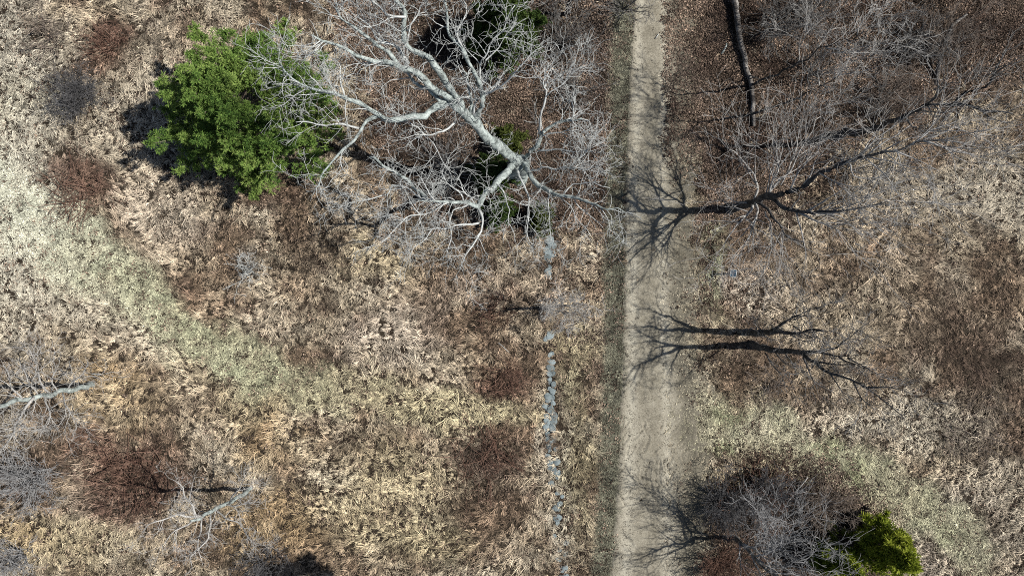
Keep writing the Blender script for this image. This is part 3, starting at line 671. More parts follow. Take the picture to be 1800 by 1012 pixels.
# ------------------------------------------------------------------ the great pale tree
OAK = [
 ([(912, 283, 5), (880, 262, 6.5), (850, 235, 7.8), (825, 207, 9), (805, 188, 9.8), (785, 178, 10.2)], .44, .26),
 ([(785, 178, 10.2), (745, 200, 10.8), (700, 209, 11.2), (668, 203, 11.6), (640, 190, 12), (610, 172, 12.5), (585, 165, 12.8), (555, 157, 13.2), (525, 145, 13.5), (490, 110, 14)], .26, .03),
 ([(668, 203, 11.6), (640, 222, 11.8), (622, 245, 12), (600, 262, 12.1), (578, 285, 12.2), (562, 318, 12), (553, 330, 12)], .13, .02),
 ([(632, 226, 11.8), (600, 222, 12.2), (555, 222, 12.6), (520, 215, 12.8)], .08, .02),
 ([(605, 168, 12.5), (600, 150, 12.8), (598, 130, 13.1), (597, 115, 13.3), (580, 100, 13.6)], .06, .015),
 ([(612, 255, 12), (596, 280, 12), (592, 305, 11.9), (575, 330, 11.8)], .05, .012),
 ([(595, 166, 12.6), (570, 140, 13), (563, 120, 13.3)], .05, .015), ([(570, 162, 13), (548, 140, 13.4), (534, 118, 13.7)], .045, .012),
 ([(610, 170, 12.4), (570, 167, 12.8), (520, 168, 13.2)], .07, .015),
 ([(800, 182, 10), (770, 160, 11), (745, 140, 11.8), (720, 125, 12.4), (690, 113, 13), (665, 110, 13.3), (640, 98, 13.7), (605, 82, 14.2), (570, 73, 14.8), (548, 62, 15)], .27, .04),
 ([(700, 116, 12.8), (680, 95, 13), (655, 72, 13.6), (625, 50, 14.2), (605, 35, 14.6), (590, 5, 15)], .15, .03),
 ([(718, 112, 12.3), (700, 85, 12.9), (680, 73, 13.3), (660, 65, 13.6), (645, 45, 14), (625, 28, 14.5)], .11, .03),
 ([(812, 192, 9.6), (800, 165, 10.6), (785, 145, 11.2), (775, 125, 11.8), (755, 105, 12.4), (730, 95, 12.9), (716, 80, 13.3), (714, 50, 14), (710, 25, 14.6), (698, 2, 15.2), (690, -30, 15.8)], .25, .09),
 ([(713, 30, 14.5), (680, 18, 14.8), (660, 8, 15), (645, -5, 15.2)], .07, .02), ([(716, 55, 14), (735, 25, 14.5), (745, 5, 15)], .05, .015),
 ([(835, 212, 8.6), (847, 185, 9.8), (846, 160, 10.8), (835, 130, 11.8), (818, 105, 12.6), (813, 82, 13.2), (795, 62, 13.8), (785, 45, 14.2), (782, 20, 14.8), (778, -5, 15.2)], .2, .04),
 ([(790, 52, 14), (770, 45, 14.3), (755, 30, 14.6)], .05, .015), ([(813, 84, 13.2), (805, 60, 13.8), (815, 25, 14.3), (812, -5, 14.8)], .07, .02),
 ([(846, 165, 10.6), (870, 155, 11.4), (890, 145, 12), (905, 125, 12.6), (935, 100, 13.2), (955, 82, 13.6)], .08, .015),
 ([(848, 150, 11), (852, 110, 12), (860, 80, 12.8), (885, 45, 13.5), (905, 10, 14.2)], .07, .02), ([(853, 115, 11.9), (875, 85, 12.6), (908, 40, 13.4)], .05, .012),
 ([(825, 205, 9), (826, 175, 10), (824, 145, 10.8), (815, 125, 11.5)], .13, .04), ([(832, 205, 9), (836, 170, 10), (830, 150, 10.6)], .09, .03),
 ([(785, 178, 10.2), (755, 165, 10.7), (730, 145, 11.2), (714, 125, 11.7), (716, 105, 12.2)], .15, .05),
 ([(800, 215, 8.5), (780, 228, 8.8), (752, 242, 9), (735, 228, 9.2), (720, 215, 9.4)], .085, .03), ([(752, 242, 9), (775, 275, 9.2), (790, 310, 9.2), (800, 335, 9.2)], .04, .012),
 ([(912, 283, 5), (895, 300, 6), (870, 325, 7), (850, 345, 7.8), (838, 362, 8.3), (820, 356, 8.8), (790, 355, 9.2), (765, 353, 9.5), (735, 352, 9.9)], .33, .03),
 ([(838, 362, 8.3), (845, 385, 8.7), (840, 405, 9), (828, 430, 9.3), (815, 450, 9.6), (808, 475, 9.8)], .1, .015),
 ([(843, 392, 8.7), (815, 395, 9), (790, 400, 9.3), (760, 402, 9.6), (740, 425, 9.8), (722, 440, 10)], .075, .015),
 ([(790, 355, 9.2), (760, 375, 9.4), (725, 378, 9.7), (700, 400, 10), (668, 428, 10.3)], .065, .012),
 ([(815, 355, 8.8), (795, 330, 9.4), (775, 300, 9.8)], .06, .015), ([(825, 358, 8.7), (800, 372, 9.2), (795, 410, 9.6), (785, 450, 10)], .06, .012),
 ([(835, 360, 8.2), (812, 335, 8.9), (805, 310, 9.3)], .06, .015), ([(765, 353, 9.5), (745, 330, 9.8), (730, 300, 10)], .04, .012),
 ([(795, 356, 9), (760, 350, 7.6), (740, 345, 6.6), (720, 330, 6.4), (690, 328, 6.6), (681, 340, 6.8), (640, 350, 7), (605, 362, 7.2)], .1, .02),
 ([(748, 347, 6.7), (720, 322, 5.8), (690, 302, 5.9), (650, 276, 6.2)], .14, .08), ([(681, 340, 6.8), (684, 370, 6.9), (670, 405, 7)], .04, .01),
 ([(915, 282, 5), (935, 268, 6), (945, 258, 6.5), (950, 240, 7.2), (955, 228, 7.6), (975, 222, 8), (1000, 212, 8.6), (1022, 208, 9)], .2, .05),
 ([(948, 235, 7.4), (950, 215, 8), (952, 195, 8.6), (960, 170, 9.3), (955, 140, 10), (965, 110, 10.6)], .1, .02), ([(1003, 212, 8.6), (1007, 190, 9), (1008, 172, 9.4)], .06, .03),
 ([(952, 240, 7.2), (985, 232, 7.8), (1012, 222, 8.4)], .07, .02), ([(945, 265, 6.5), (975, 262, 7.2), (1015, 266, 8), (1050, 255, 8.8)], .07, .015),
 ([(918, 285, 5), (935, 308, 6), (950, 325, 6.6), (968, 340, 7.2), (985, 346, 7.6), (1010, 351, 8.2), (1040, 358, 8.8), (1070, 365, 9.4), (1098, 373, 9.8)], .22, .02),
 ([(910, 300, 5.5), (920, 325, 6.2), (930, 345, 6.8), (931, 375, 7.4), (927, 410, 8), (937, 430, 8.3)], .1, .015),
 ([(985, 346, 7.6), (1000, 365, 8), (1020, 390, 8.4), (1038, 415, 8.7)], .05, .012), ([(965, 342, 7.1), (963, 370, 7.4), (968, 400, 7.6), (972, 432, 7.8)], .05, .012),
 ([(930, 300, 5.9), (980, 292, 7), (1020, 297, 8), (1062, 288, 9)], .08, .015), ([(985, 345, 7.6), (1010, 328, 8.2), (1040, 322, 8.8), (1072, 330, 9.4)], .06, .015), ([(1010, 351, 8.2), (1035, 380, 8.7), (1060, 400, 9.1)], .045, .012),
 ([(960, 170, 9.3), (985, 150, 9.8), (1005, 120, 10.3)], .045, .012), ([(1000, 297, 7.6), (1025, 270, 8.2), (1045, 235, 8.8)], .05, .012),
 ([(868, 322, 7), (888, 345, 7.5), (893, 365, 7.8), (900, 400, 8.2), (905, 425, 8.5)], .055, .012)]
OAK = [(p, a*.8, b*.85) for p, a, b in OAK]
traced_tree('bare_tree', 'huge spreading bare tree with thick lichen white limbs beside the green pine',
            ([(911, 307, 0), (912, 296, 2.5), (912, 283, 5)], .6, .5), OAK, M['lichen'], M['lichen_twig'], 3.0, 11, taper=1.0, wob=.11, rough=.19,
            ang=.8, l1=(.6, 2.2), lv=3, wander=.24, up=.02, fan=(3.3, 2.4), rmin=.0088)

# ------------------------------------------------------------------ evergreens
def ang_pine(a):
    a = a % (2*math.pi); d = lambda c, s: math.exp(-(min(abs(a-c), 6.283-abs(a-c))/s)**2)
    return 1+.10*d(math.pi*.97, .45)-.12*d(math.pi*.72, .25)+.12*d(math.pi*.5, .3)-.08*d(0, .6)
evergreen('pine_tree', 'tall dense bright green pine at upper left of the field', 476, 216, 8.4, 6.5, M['pine'], 31, whorl=.55, nb=7, dens=1.9, low=.06, ang=ang_pine, tuft=.27, pw=.5, nn=15, wid=.019)
evergreen('young_evergreen', 'dark green evergreen at the top edge right of the pale limbs', 890, 75, 6.5, 3.0, M['juniper'], 32, whorl=.35, nb=6, tuft=.26, cat='evergreen', low=.06)
evergreen('young_evergreen', 'low olive evergreen just above the pale tree fork', 893, 252, 1.8, 1.5, M['juniper_olive'], 33, whorl=.28, nb=6, tuft=.24, cat='evergreen', low=.1)
evergreen('young_evergreen', 'dark evergreen in the shade below the pale tree fork', 866, 312, 2.6, 2.0, M['juniper'], 34, whorl=.3, nb=6, tuft=.26, cat='evergreen', low=.06)
evergreen('young_evergreen', 'small green evergreen under the pale tree by the stones', 948, 385, 1.8, 1.3, M['juniper_olive'], 35, whorl=.25, nb=5, tuft=.22, cat='evergreen', low=.1)
evergreen('young_evergreen', 'low green evergreen below the lower pale limb', 878, 375, 1.8, 1.4, M['juniper'], 36, whorl=.28, nb=6, tuft=.24, cat='evergreen', low=.1)
evergreen('pine_tree', 'yellow green young pine at the bottom right edge', 1522, 938, 5.2, 2.0, M['pine_yellow'], 37, whorl=.38, nb=6, tuft=.34, low=.08, pw=.6)
evergreen('pine_tree', 'shaded dark young pine beside the grey bush at bottom edge', 1450, 962, 4.2, 1.8, M['pine_yellow'], 38, whorl=.38, nb=6, tuft=.3, low=.08)
evergreen('pine_tree', 'pine below the bottom edge throwing its shadow into view', 712, 1016, 10.6, 3.1, M['pine'], 39, whorl=.5, nb=6, tuft=.4, low=.62, pw=.35)

# ------------------------------------------------------------------ traced bare trees
T1 = [([(1345, 347, 5.2), (1375, 358, 6.4), (1400, 371, 7.4), (1450, 372, 8.6), (1500, 368, 9.6), (1560, 355, 10.6)], .15, .03),
 ([(1400, 371, 7.4), (1440, 390, 8.3), (1480, 410, 9.2)], .08, .02), ([(1330, 354, 4.0), (1355, 375, 5), (1385, 418, 6.4), (1412, 426, 7)], .1, .025),
 ([(1322, 356, 3.4), (1350, 338, 4.4), (1385, 300, 5.6), (1415, 250, 6.6), (1442, 205, 7.2)], .09, .02), ([(1325, 355, 3.6), (1332, 325, 4.6), (1322, 300, 5.2), (1300, 280, 5.6), (1262, 242, 6.2)], .085, .015),
 ([(1350, 346, 5.5), (1365, 300, 6.4), (1368, 260, 7), (1365, 225, 7.6)], .07, .015), ([(1372, 325, 5), (1395, 270, 6.2), (1405, 225, 7), (1415, 190, 7.6)], .055, .012),
 ([(1322, 356, 3.4), (1318, 372, 3.9), (1300, 392, 4.6), (1285, 415, 5.2), (1258, 448, 5.8)], .085, .015), ([(1328, 354, 3.9), (1330, 385, 4.9), (1314, 420, 5.7), (1300, 460, 6.3)], .08, .015),
 ([(1345, 372, 4.8), (1358, 410, 5.8), (1352, 460, 6.6)], .05, .012), ([(1358, 410, 5.8), (1385, 455, 6.8)], .04, .01),
 ([(1622, 247, 13.2), (1660, 260, 13.5), (1700, 285, 13.8)], .06, .015), ([(1570, 263, 12.5), (1610, 280, 12.9), (1650, 300, 13.2)], .05, .015), ([(1575, 262, 12.5), (1590, 300, 12.7)], .04, .01),
 ([(1600, 255, 12.9), (1650, 225, 13.5), (1700, 205, 14)], .05, .015), ([(1410, 328, 8.3), (1430, 290, 9.2), (1460, 250, 10.2)], .06, .012), ([(1440, 304, 9.5), (1470, 320, 10.2), (1520, 330, 11)], .05, .012),
 ([(1450, 372, 8.6), (1490, 350, 9.4), (1530, 345, 10)], .04, .012), ([(1315, 358, 2.8), (1290, 352, 4), (1265, 330, 5)], .05, .012), ([(1390, 338, 7.4), (1405, 300, 8.4), (1440, 255, 9.4)], .07, .012), ([(1490, 283, 11), (1500, 310, 11.4), (1540, 320, 11.9)], .05, .012)]
traced_tree('bare_tree', 'bare grey tree right of the track casting its long trunk shadow across it',
            ([(1283, 367, 0), (1320, 357, 3), (1345, 347, 5.5), (1390, 338, 7.5), (1410, 328, 8.3), (1440, 304, 9.5), (1490, 283, 11), (1530, 275, 11.8), (1570, 263, 12.5), (1625, 247, 13.2), (1680, 240, 13.8), (1740, 228, 14.3)], .29, .02),
            T1, M['dark_bark'], M['grey_twig'], 3.4, 12, ang=.65, l1=(.9, 3.6), lv=3, wander=.13, up=.06, fan=(2.6, 1.7), rmin=.0095)
T2B = [([(1352, 584, 3.7), (1375, 568, 5.4), (1400, 553, 6.9), (1440, 541, 8.6)], .13, .03), ([(1340, 585, 2.7), (1352, 584, 3.8), (1365, 583, 5), (1400, 586, 6.8), (1425, 578, 8), (1447, 581, 9)], .18, .05), ([(1390, 588, 5.5), (1430, 605, 7)], .05, .015),
 ([(1312, 583, 0), (1325, 584, 1.2), (1340, 585, 2.7)], .23, .2),
 ([(1405, 620, 6), (1440, 616, 7.5), (1470, 610, 9), (1490, 595, 10), (1512, 578, 10.8)], .13, .02), ([(1440, 618, 7.5), (1475, 627, 9), (1510, 623, 10)], .09, .015), ([(1412, 622, 6.3), (1425, 660, 7), (1437, 682, 7.3)], .07, .015),
 ([(1345, 620, 2.5), (1355, 640, 3.5), (1372, 655, 4.5), (1376, 670, 5)], .05, .02), ([(1455, 650, 8.8), (1470, 675, 9.5), (1488, 702, 10)], .05, .015), ([(1490, 628, 9.5), (1530, 650, 10.5), (1545, 657, 10.8)], .045, .012),
 ([(1380, 620, 4.6), (1392, 640, 5.4), (1400, 655, 5.8)], .04, .015), ([(1460, 610, 8.6), (1445, 598, 8.8), (1437, 600, 9)], .03, .012), ([(1395, 562, 6), (1420, 556, 6.8), (1445, 560, 7.4)], .04, .012)]
T2B += [([(1395, 573, 6.4), (1425, 590, 7.4), (1465, 596, 8.2)], .05, .012), ([(1430, 634, 7.4), (1470, 640, 8.6), (1520, 640, 9.8)], .06, .012), ([(1500, 670, 10.3), (1515, 700, 10.9), (1540, 725, 11.3)], .05, .012), ([(1520, 680, 11), (1560, 680, 11.8), (1600, 690, 12.4)], .05, .012), ([(1475, 627, 9), (1500, 640, 9.8), (1540, 655, 10.6)], .045, .012), ([(1360, 616, 3.4), (1382, 640, 4.4), (1410, 655, 5.2)], .05, .012), ([(1345, 584, 3), (1330, 570, 4.2), (1325, 548, 5.2)], .05, .012)]
traced_tree('bare_tree', 'blackened forked tree with few twigs and forked shadow over the track edge',
            ([(1320, 606, 0), (1331, 609, 1.2), (1348, 613, 2.8), (1390, 618, 5), (1412, 622, 6.3), (1430, 635, 7.5), (1460, 655, 9), (1490, 665, 10), (1520, 680, 11), (1555, 705, 12), (1590, 735, 12.8)], .25, .02),
            T2B, M['dark_bark'], M['dark_twig'], 2.6, 13, wob=.05, split=.04, ang=.65, l1=(.5, 2.0), lv=3, wander=.2, fan=(3.0, 2.4), rmin=.009)
T3 = [([(1630, 183, 9), (1645, 172, 9.5), (1650, 150, 10), (1648, 125, 10.5)], .08, .02), ([(1675, 185, 10), (1700, 165, 10.8), (1730, 150, 11.6), (1750, 125, 12.4), (1790, 110, 13.2)], .1, .02), ([(1590, 205, 7), (1610, 225, 8), (1635, 240, 9)], .06, .015),
 ([(1645, 170, 9.5), (1665, 150, 10), (1690, 135, 10.6)], .05, .015), ([(1720, 190, 11), (1745, 210, 11.6), (1770, 215, 12)], .05, .015), ([(1745, 132, 12.3), (1760, 100, 12.8), (1775, 85, 13.2)], .05, .015), ([(1530, 228, 3.5), (1528, 200, 4.8), (1545, 165, 6), (1560, 135, 7)], .04, .012), ([(1585, 207, 6.8), (1560, 230, 7.4), (1540, 255, 7.8)], .05, .012)]
traced_tree('bare_tree', 'dark leaning tree at upper right with trunk sloping toward the right edge',
            ([(1472, 240, 0), (1530, 228, 3.5), (1570, 212, 6), (1600, 200, 7.5), (1630, 183, 9), (1680, 185, 10), (1720, 190, 11), (1780, 200, 12)], .27, .04),
            T3, M['dark_bark'], M['thicket'], 2.6, 14, ang=.6, l1=(.8, 2.6), lv=3, wander=.2, fan=(3, 2.4))
traced_tree('slender_tree', 'slender dark sapling slanting up right of the fallen log', ([(1318, 205, 0), (1345, 192, 2), (1400, 172, 5), (1475, 132, 8.5), (1542, 90, 11)], .08, .015),
            [([(1475, 132, 8.5), (1520, 125, 9.5), (1560, 110, 10.3)], .04, .012), ([(1440, 150, 7), (1440, 120, 8), (1455, 90, 8.8)], .04, .012), ([(1400, 172, 5), (1430, 185, 6.5), (1470, 180, 8)], .035, .01)], M['dark_bark'], M['grey_twig'], 2.6, 15, ang=.6, l1=(.6, 2), lv=3, wander=.18, up=.06)
traced_tree('slender_tree', 'slender dark sapling at top right above the other leaning sapling', ([(1318, 152, 0), (1360, 132, 3), (1400, 113, 5.5), (1450, 82, 8), (1507, 62, 10), (1566, 28, 12)], .085, .015),
            [([(1450, 82, 8), (1500, 88, 9.5), (1560, 70, 11)], .05, .012), ([(1400, 113, 5.5), (1410, 80, 7), (1430, 40, 8.5)], .04, .012), ([(1507, 62, 10), (1520, 30, 10.8), (1540, 5, 11.5)], .04, .012)], M['dark_bark'], M['grey_twig'], 3.0, 16, ang=.6, l1=(.6, 2.2), lv=3, wander=.18, up=.06)
traced_tree('slender_tree', 'thin bare tree with dark twin shadow at the top centre edge', ([(1000, 22, 0), (1001, -12, 3.5), (1003, -60, 7)], .13, .04),
            [([(1001, -5, 3), (985, -20, 4), (965, -30, 5)], .06, .015), ([(1001, -15, 3.6), (1025, -30, 5), (1050, -40, 6)], .06, .015), ([(1001, 5, 1.6), (1012, 0, 2.4), (1020, -12, 3.2)], .05, .015)], M['dark_bark'], M['grey_twig'], 3, 17, ang=.7, l1=(.6, 2.0), lv=3)
T5 = [([(90, 692, 4.5), (70, 670, 5.5), (65, 640, 6.5), (50, 615, 7)], .07, .015), ([(60, 698, 6), (30, 735, 7), (25, 765, 8), (5, 790, 9)], .08, .02), ([(100, 690, 4), (95, 665, 5), (100, 640, 5.6)], .05, .012), ([(120, 686, 3), (140, 660, 4), (155, 640, 4.6)], .05, .012),
 ([(40, 702, 6.5), (20, 680, 7.2), (5, 640, 8)], .06, .015), ([(110, 690, 3.6), (120, 720, 4.6), (140, 740, 5.2)], .05, .012), ([(80, 695, 5), (85, 735, 6), (70, 770, 6.8)], .06, .012), ([(70, 696, 5.4), (50, 670, 6.2), (35, 635, 7)], .05, .012)]
traced_tree('bare_tree', 'pale bare tree leaning out of the left edge', ([(165, 676, 0), (120, 686, 3), (80, 694, 5), (40, 702, 6.5), (0, 712, 8), (-50, 724, 9.5)], .17, .1), T5, M['lichen'], M['grey_twig'], 4.2, 18, taper=.8, flare=1.0, rmin=.0085, ang=.8, l1=(.6, 2.0), lv=3, wander=.25, fan=(3, 2.4))
T6 = [([(350, 912, 6), (330, 880, 7), (308, 845, 8)], .07, .015), ([(355, 908, 5.8), (310, 905, 7), (255, 927, 8.5)], .07, .015), ([(370, 900, 5), (365, 945, 6), (330, 985, 7)], .06, .012), ([(380, 895, 4), (420, 925, 5), (450, 958, 6)], .05, .012),
 ([(405, 880, 3), (425, 850, 4), (430, 830, 4.6)], .05, .012), ([(355, 910, 5.8), (350, 950, 6.6), (355, 985, 7.2)], .05, .012), ([(395, 885, 3.5), (425, 888, 4.2), (455, 880, 4.8)], .045, .012), ([(340, 914, 6.4), (300, 940, 7.4), (285, 960, 8)], .05, .012)]
traced_tree('bare_tree', 'small pale bare tree with short thick trunk at lower left', ([(440, 858, 0), (405, 880, 3), (370, 900, 5), (350, 912, 6), (335, 915, 6.5)], .15, .07), T6, M['lichen'], M['grey_twig'], 4.0, 19, taper=.7, flare=1.0, rmin=.0085, ang=.8, l1=(.5, 1.6), lv=3, wander=.26, fan=(2.8, 2.2))
T7 = [([(1300, 952, 1.2), (1325, 962, 3), (1345, 930, 5), (1330, 895, 7)], .07, .012), ([(1306, 956, 2), (1345, 968, 4), (1390, 935, 6), (1420, 900, 7.5)], .07, .012), ([(1315, 966, 2.6), (1360, 995, 4.5), (1420, 975, 6.5), (1460, 955, 7.8)], .07, .012), ([(1320, 970, 3), (1340, 1010, 4.5), (1330, 1060, 6)], .06, .012), ([(1300, 952, 1.4), (1300, 1000, 3.4), (1270, 1030, 5)], .05, .012), ([(1330, 985, 3.4), (1390, 1010, 5.5), (1450, 1020, 7.5)], .06, .012), ([(1325, 978, 3.2), (1370, 960, 5.2), (1380, 915, 7.4)], .06, .012)]
traced_tree('bare_tree', 'dense pale grey twiggy bush tree at the bottom edge beside the yellow pine', ([(1293, 944, 0), (1315, 965, 2.4), (1340, 990, 4), (1375, 1020, 6), (1400, 1050, 7.5)], .17, .03), T7, M['grey_bark'], M['pale_twig'], 4.0, 20, ang=.55, l1=(.8, 2.4), lv=3, wander=.16, up=.06, fan=(2.8, 2.2))
T8 = [([(951, 543, .3), (975, 537, 1.4), (992, 538, 2.2), (1010, 545, 2.9), (1042, 557, 3.6)], .05, .01), ([(953, 543, .5), (960, 541, 2.5), (965, 543, 4.5)], .05, .012), ([(985, 538, 2), (1005, 560, 2.8), (1010, 580, 3.2)], .03, .01), ([(980, 537, 1.8), (1010, 535, 2.8), (1040, 538, 3.4)], .03, .01), ([(955, 542, 1), (975, 552, 2.6), (990, 570, 3.8)], .03, .01), ([(955, 542, 1.5), (970, 530, 3), (985, 520, 4.2)], .03, .01)]
traced_tree('sapling', 'small multi stemmed bare sapling left of the track among the stones', ([(950, 543, 0), (955, 542, 1.5), (958, 544, 3.2), (960, 545, 4.8)], .1, .03), T8, M['grey_bark'], M['grey_twig'], 4.6, 22, ang=.6, l1=(.4, 1.2), lv=3, wander=.2, flare=1.2, cat='sapling')

# ------------------------------------------------------------------ shrubs and brambles
SH = [('bare_shrub', 'dark dense thicket left of the grey bottom bush nearest the track', 1268, 880, 1.8, 1.7, 70, 'charcoal_stem', 4),
 ('bare_shrub', 'dark thicket directly above the grey bottom bush', 1345, 868, 1.8, 1.8, 70, 'charcoal_stem', 4),
 ('bare_shrub', 'dark low thicket touching the bottom edge left of the grey bush', 1265, 985, 1.4, 1.5, 60, 'red_stem', 4),
 ('bare_shrub', 'spiky grey bare bush alone in the mid left field', 440, 472, 1.9, 1.0, 13, 'lichen_twig', 3),
 ('bare_shrub', 'dark charcoal rounded bush in the pale upper left grass', 150, 175, 1.5, 1.3, 70, 'charcoal_stem', 6),
 ('bare_shrub', 'grey hazy bush against the left edge below the leaning tree', 60, 835, 2.2, 1.9, 60, 'pale_twig', 4),
 ('bare_shrub', 'small grey bush in the bottom left corner', 40, 972, 1.6, 1.2, 26, 'pale_twig', 5),
 ('bramble_bush', 'reddish brown bramble strip beside the charcoal bush', 187, 78, 1.2, 1.2, 60, 'red_stem', 3),
 ('bramble_bush', 'grey brown bramble near the top left corner', 88, 60, 1.2, 1.5, 60, 'brown_stem', 3),
 ('bramble_bush', 'wide red brown bramble below the charcoal bush', 142, 335, .9, 2.0, 80, 'red_stem', 3),
 ('bramble_bush', 'dark bramble left of the stones below the pale straw band', 850, 800, .8, 2.2, 80, 'red_stem', 3),
 ('bramble_bush', 'red brown bramble by the stone line above the pale straw band', 885, 668, .8, 1.3, 50, 'red_stem', 3),
 ('bramble_bush', 'large reddish bramble left of the small pale lower left tree', 235, 830, 1.1, 2.8, 110, 'red_stem', 3),
 ('bramble_bush', 'dark bramble above the grey bush at the bottom right', 1330, 855, 1.3, 2.0, 80, 'red_stem', 3),
 ('bramble_bush', 'brown bramble near the right edge below the open grass', 1700, 740, .9, 2.2, 70, 'brown_stem', 3),
 ('bramble_bush', 'dark bramble added where the small multi stemmed sapling casts its shadow', 872, 545, .8, 1.3, 60, 'red_stem', 3),  # bramble added to thicken the weak sapling shadow
 ('bramble_bush', 'dark bramble below the blackened forked tree', 1350, 672, .8, 1.3, 50, 'brown_stem', 3),
 ('bare_shrub', 'grey thicket bush at the top edge right of the log', 1350, 48, 3.2, 2.2, 30, 'thicket', 3),
 ('bare_shrub', 'second grey thicket bush from the log along the top edge', 1415, 28, 3.4, 2.3, 30, 'thicket', 3),
 ('bare_shrub', 'grey thicket bush between the two leaning saplings', 1420, 135, 2.6, 2.0, 26, 'thicket', 3),
 ('bare_shrub', 'olive grey bush behind the dark leaning upper right trunk', 1560, 185, 2.6, 1.8, 40, 'brown_stem', 4),
 ('bare_shrub', 'grey bush below the top right dead snag', 1590, 90, 2.8, 2.0, 26, 'thicket', 3),
 ('bare_shrub', 'pale grey thicket in the top right corner', 1660, 70, 2.6, 2.4, 40, 'brown_stem', 4),
 ('bare_shrub', 'grey thicket on the top edge left of the track', 985, 80, 3.0, 2.4, 36, 'thicket', 3),
 ('bare_shrub', 'thin grey bush right of the dark evergreen near the track', 1008, 160, 2.4, 1.8, 24, 'thicket', 3),
 ('bare_shrub', 'twiggy bush overhanging the track at the top edge', 1092, 15, 3.0, 1.8, 22, 'thicket', 3),
 ('bare_shrub', 'low dark bush in the shadow below the small lower left tree', 470, 985, 1.4, 1.6, 40, 'charcoal_stem', 4),
 ('bare_shrub', 'reddish thicket above the yellow young pine', 1440, 890, 1.8, 1.8, 50, 'brown_stem', 4),
 ('bare_shrub', 'grey twiggy bush right of the trunk shadow tree near the grass', 1490, 300, 2.2, 2.0, 26, 'thicket', 3),
 ('bare_shrub', 'thin grey bush beneath the great pale tree left limbs', 790, 300, 2.4, 1.9, 26, 'dark_twig', 4)]
for i, (nm, lb, x, y, h, sp, ns, mt, dn) in enumerate(SH):
    br = nm == 'bramble_bush'
    shrub(nm, lb, x, y, h, sp, ns, M[mt], 200+i, dens=dn*(.35 if br else .6), cat='bramble' if br else 'bush', lv=2 if br else 3, r=.024 if br else .028, l1=(.3, .9) if br else (.4, 1.3), rmin=.011, fan=(1.2, 1.2) if br else (1.6, 1.4), feet=.75 if br else .1)

# ------------------------------------------------------------------ dead wood
def dead_trunk(name, label, pts, r0, r1, mat, seed, stubs=6, cat='log'):
    rng = np.random.default_rng(seed); p = smooth_path(pts, .3, .06, rng); t = np.linspace(0, 1, len(p)); r = r0*(1-t)+r1*t
    b = p[0]; root = empty(name, (b[0], b[1], 0)); tag(root, label, cat)
    W = Wood(); W.add(p, r, 12); obj('trunk', W.mesh('trunk', mat, .1, seed), root)
    for k in range(stubs):
        i = rng.integers(len(p)//5, len(p)-2); tg = unit(p[i+1]-p[i]); d = unit(np.cross(tg, rng.standard_normal(3))+tg*.6); d[2] = abs(d[2])
        L = rng.uniform(.3, 1.6); pp, rr = branches(p[i][None], d[None], np.array([L]), np.array([.05]), np.array([.015]), 6, rng, .15, 0)
        W = Wood(); W.add(pp, rr, 6); obj('branch_stub', W.mesh('branch_stub', mat, .05, seed), root)
dead_trunk('fallen_log', 'long fallen trunk lying in the leaves beside the upper track', [P(1284, -40, .55), P(1290, 0, .5), P(1300, 60, .42), P(1312, 115, .35), P(1322, 165, .28), P(1325, 222, .2)], .21, .12, M['log_bark'], 41, 8)
dead_trunk('dead_snag', 'leaning dead trunk with pale edge at the top right', [P(1644, 150, 0), P(1652, 105, .6), P(1662, 70, 1.1), P(1674, 45, 1.6), P(1700, 25, 2.0)], .16, .08, M['log_bark'], 42, 3, 'snag')
dead_trunk('fallen_branch', 'short pale broken log lying left of the long fallen trunk', [P(1268, 95, .1), P(1274, 86, .12), P(1277, 76, .1)], .07, .05, M['lichen'], 43, 0, 'branch')
dead_trunk('fallen_branch', 'pale stick on the ground by the top of the track', [P(1152, 68, .08), P(1158, 60, .1)], .03, .02, M['lichen_twig'], 44, 0, 'branch')
dead_trunk('fallen_branch', 'thin pale stick lying in the reddish bottom left grass', [P(160, 657, .3), P(172, 657, .32), P(178, 658, .3)], .03, .02, M['lichen_twig'], 45, 0, 'branch')
dead_trunk('fallen_branch', 'dead branch lying above the grey bottom right bush', [P(1385, 880, .6), P(1400, 862, .9), P(1420, 838, 1.1)], .05, .03, M['grey_twig'], 46, 2, 'branch')
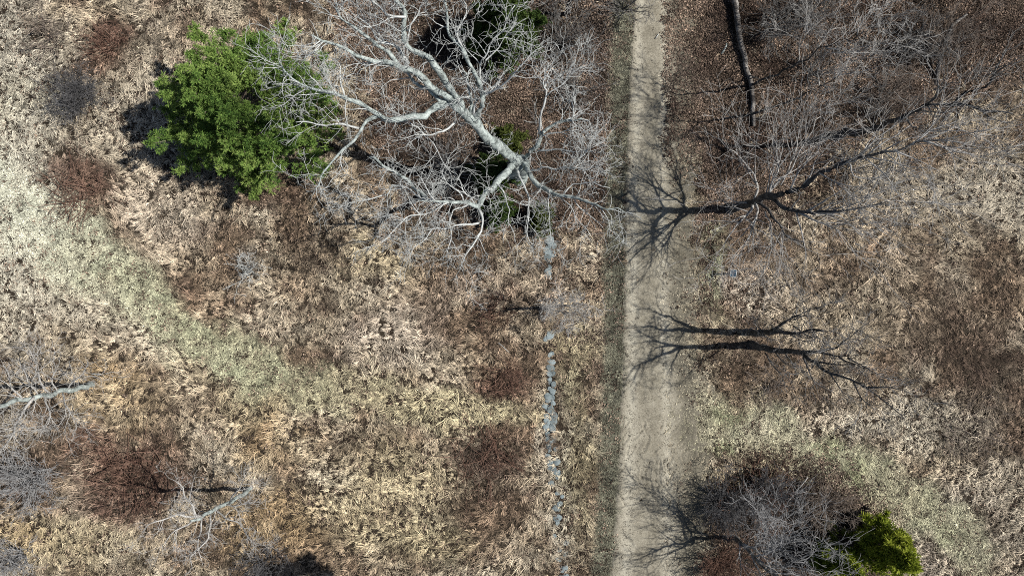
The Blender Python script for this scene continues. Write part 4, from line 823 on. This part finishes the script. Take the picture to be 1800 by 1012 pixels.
dead_trunk('fallen_branch', 'thin pale stick lying in the grass left of the stones', [P(876, 602, .3), P(890, 616, .35), P(895, 620, .3)], .02, .012, M['lichen_twig'], 48, 0, 'branch')

# ------------------------------------------------------------------ trail sign
def flat_mat(name, c, rough=.5):
    m, n, b = mat_new(name); geo = N(n, 'ShaderNodeNewGeometry'); t = noise(n, 12, 5, .7, geo.outputs['Position'])
    r = ramp(n, [(.3, tuple(x*.75 for x in c)), (.7, tuple(min(1, x*1.15) for x in c))]); n.links.new(t.outputs['Fac'], r.inputs[0]); n.links.new(r.outputs[0], b.inputs['Base Color'])
    b.inputs['Roughness'].default_value = rough; return m
M['post'] = flat_mat('weathered_post', (.16, .14, .12), .8); M['panel'] = flat_mat('sign_panel', (.07, .13, .19), .35); M['frame'] = flat_mat('sign_frame', (.7, .73, .74), .5); M['mark'] = flat_mat('sign_mark', (.02, .05, .10), .35)
import bmesh
from mathutils import Matrix
def box(name, size, mat, parent, loc, rot=(0, 0, 0), bevel=.006):
    bm = bmesh.new(); bmesh.ops.create_cube(bm, size=1); bmesh.ops.scale(bm, vec=size, verts=bm.verts)
    bmesh.ops.bevel(bm, geom=bm.edges[:], offset=bevel, segments=1, affect='EDGES')
    me = bpy.data.meshes.new(name); bm.to_mesh(me); bm.free(); me.materials.append(mat)
    o = bpy.data.objects.new(name, me); C.objects.link(o); o.parent = parent; o.location = loc; o.rotation_euler = rot; return o
root = empty('trail_sign', tuple(P(1278, 481))); tag(root, 'small blue slanted sign on a post at the grass edge right of track', 'sign')
box('post', (.12, .12, 1.15), M['post'], root, (0, 0, .57))
tl = (0, math.radians(-28), math.radians(-8))
pn = box('panel', (.34, .42, .03), M['panel'], root, (.03, 0, 1.2), tl)
for sgn in (-1, 1):
    box('frame', (.34, .025, .045), M['frame'], pn, (0, sgn*.2225, 0), bevel=.003); box('frame', (.025, .42, .045), M['frame'], pn, (sgn*.1825, 0, 0), bevel=.003)
box('mark', (.12, .16, .006), M['mark'], pn, (.05, 0, .0185), bevel=.001)
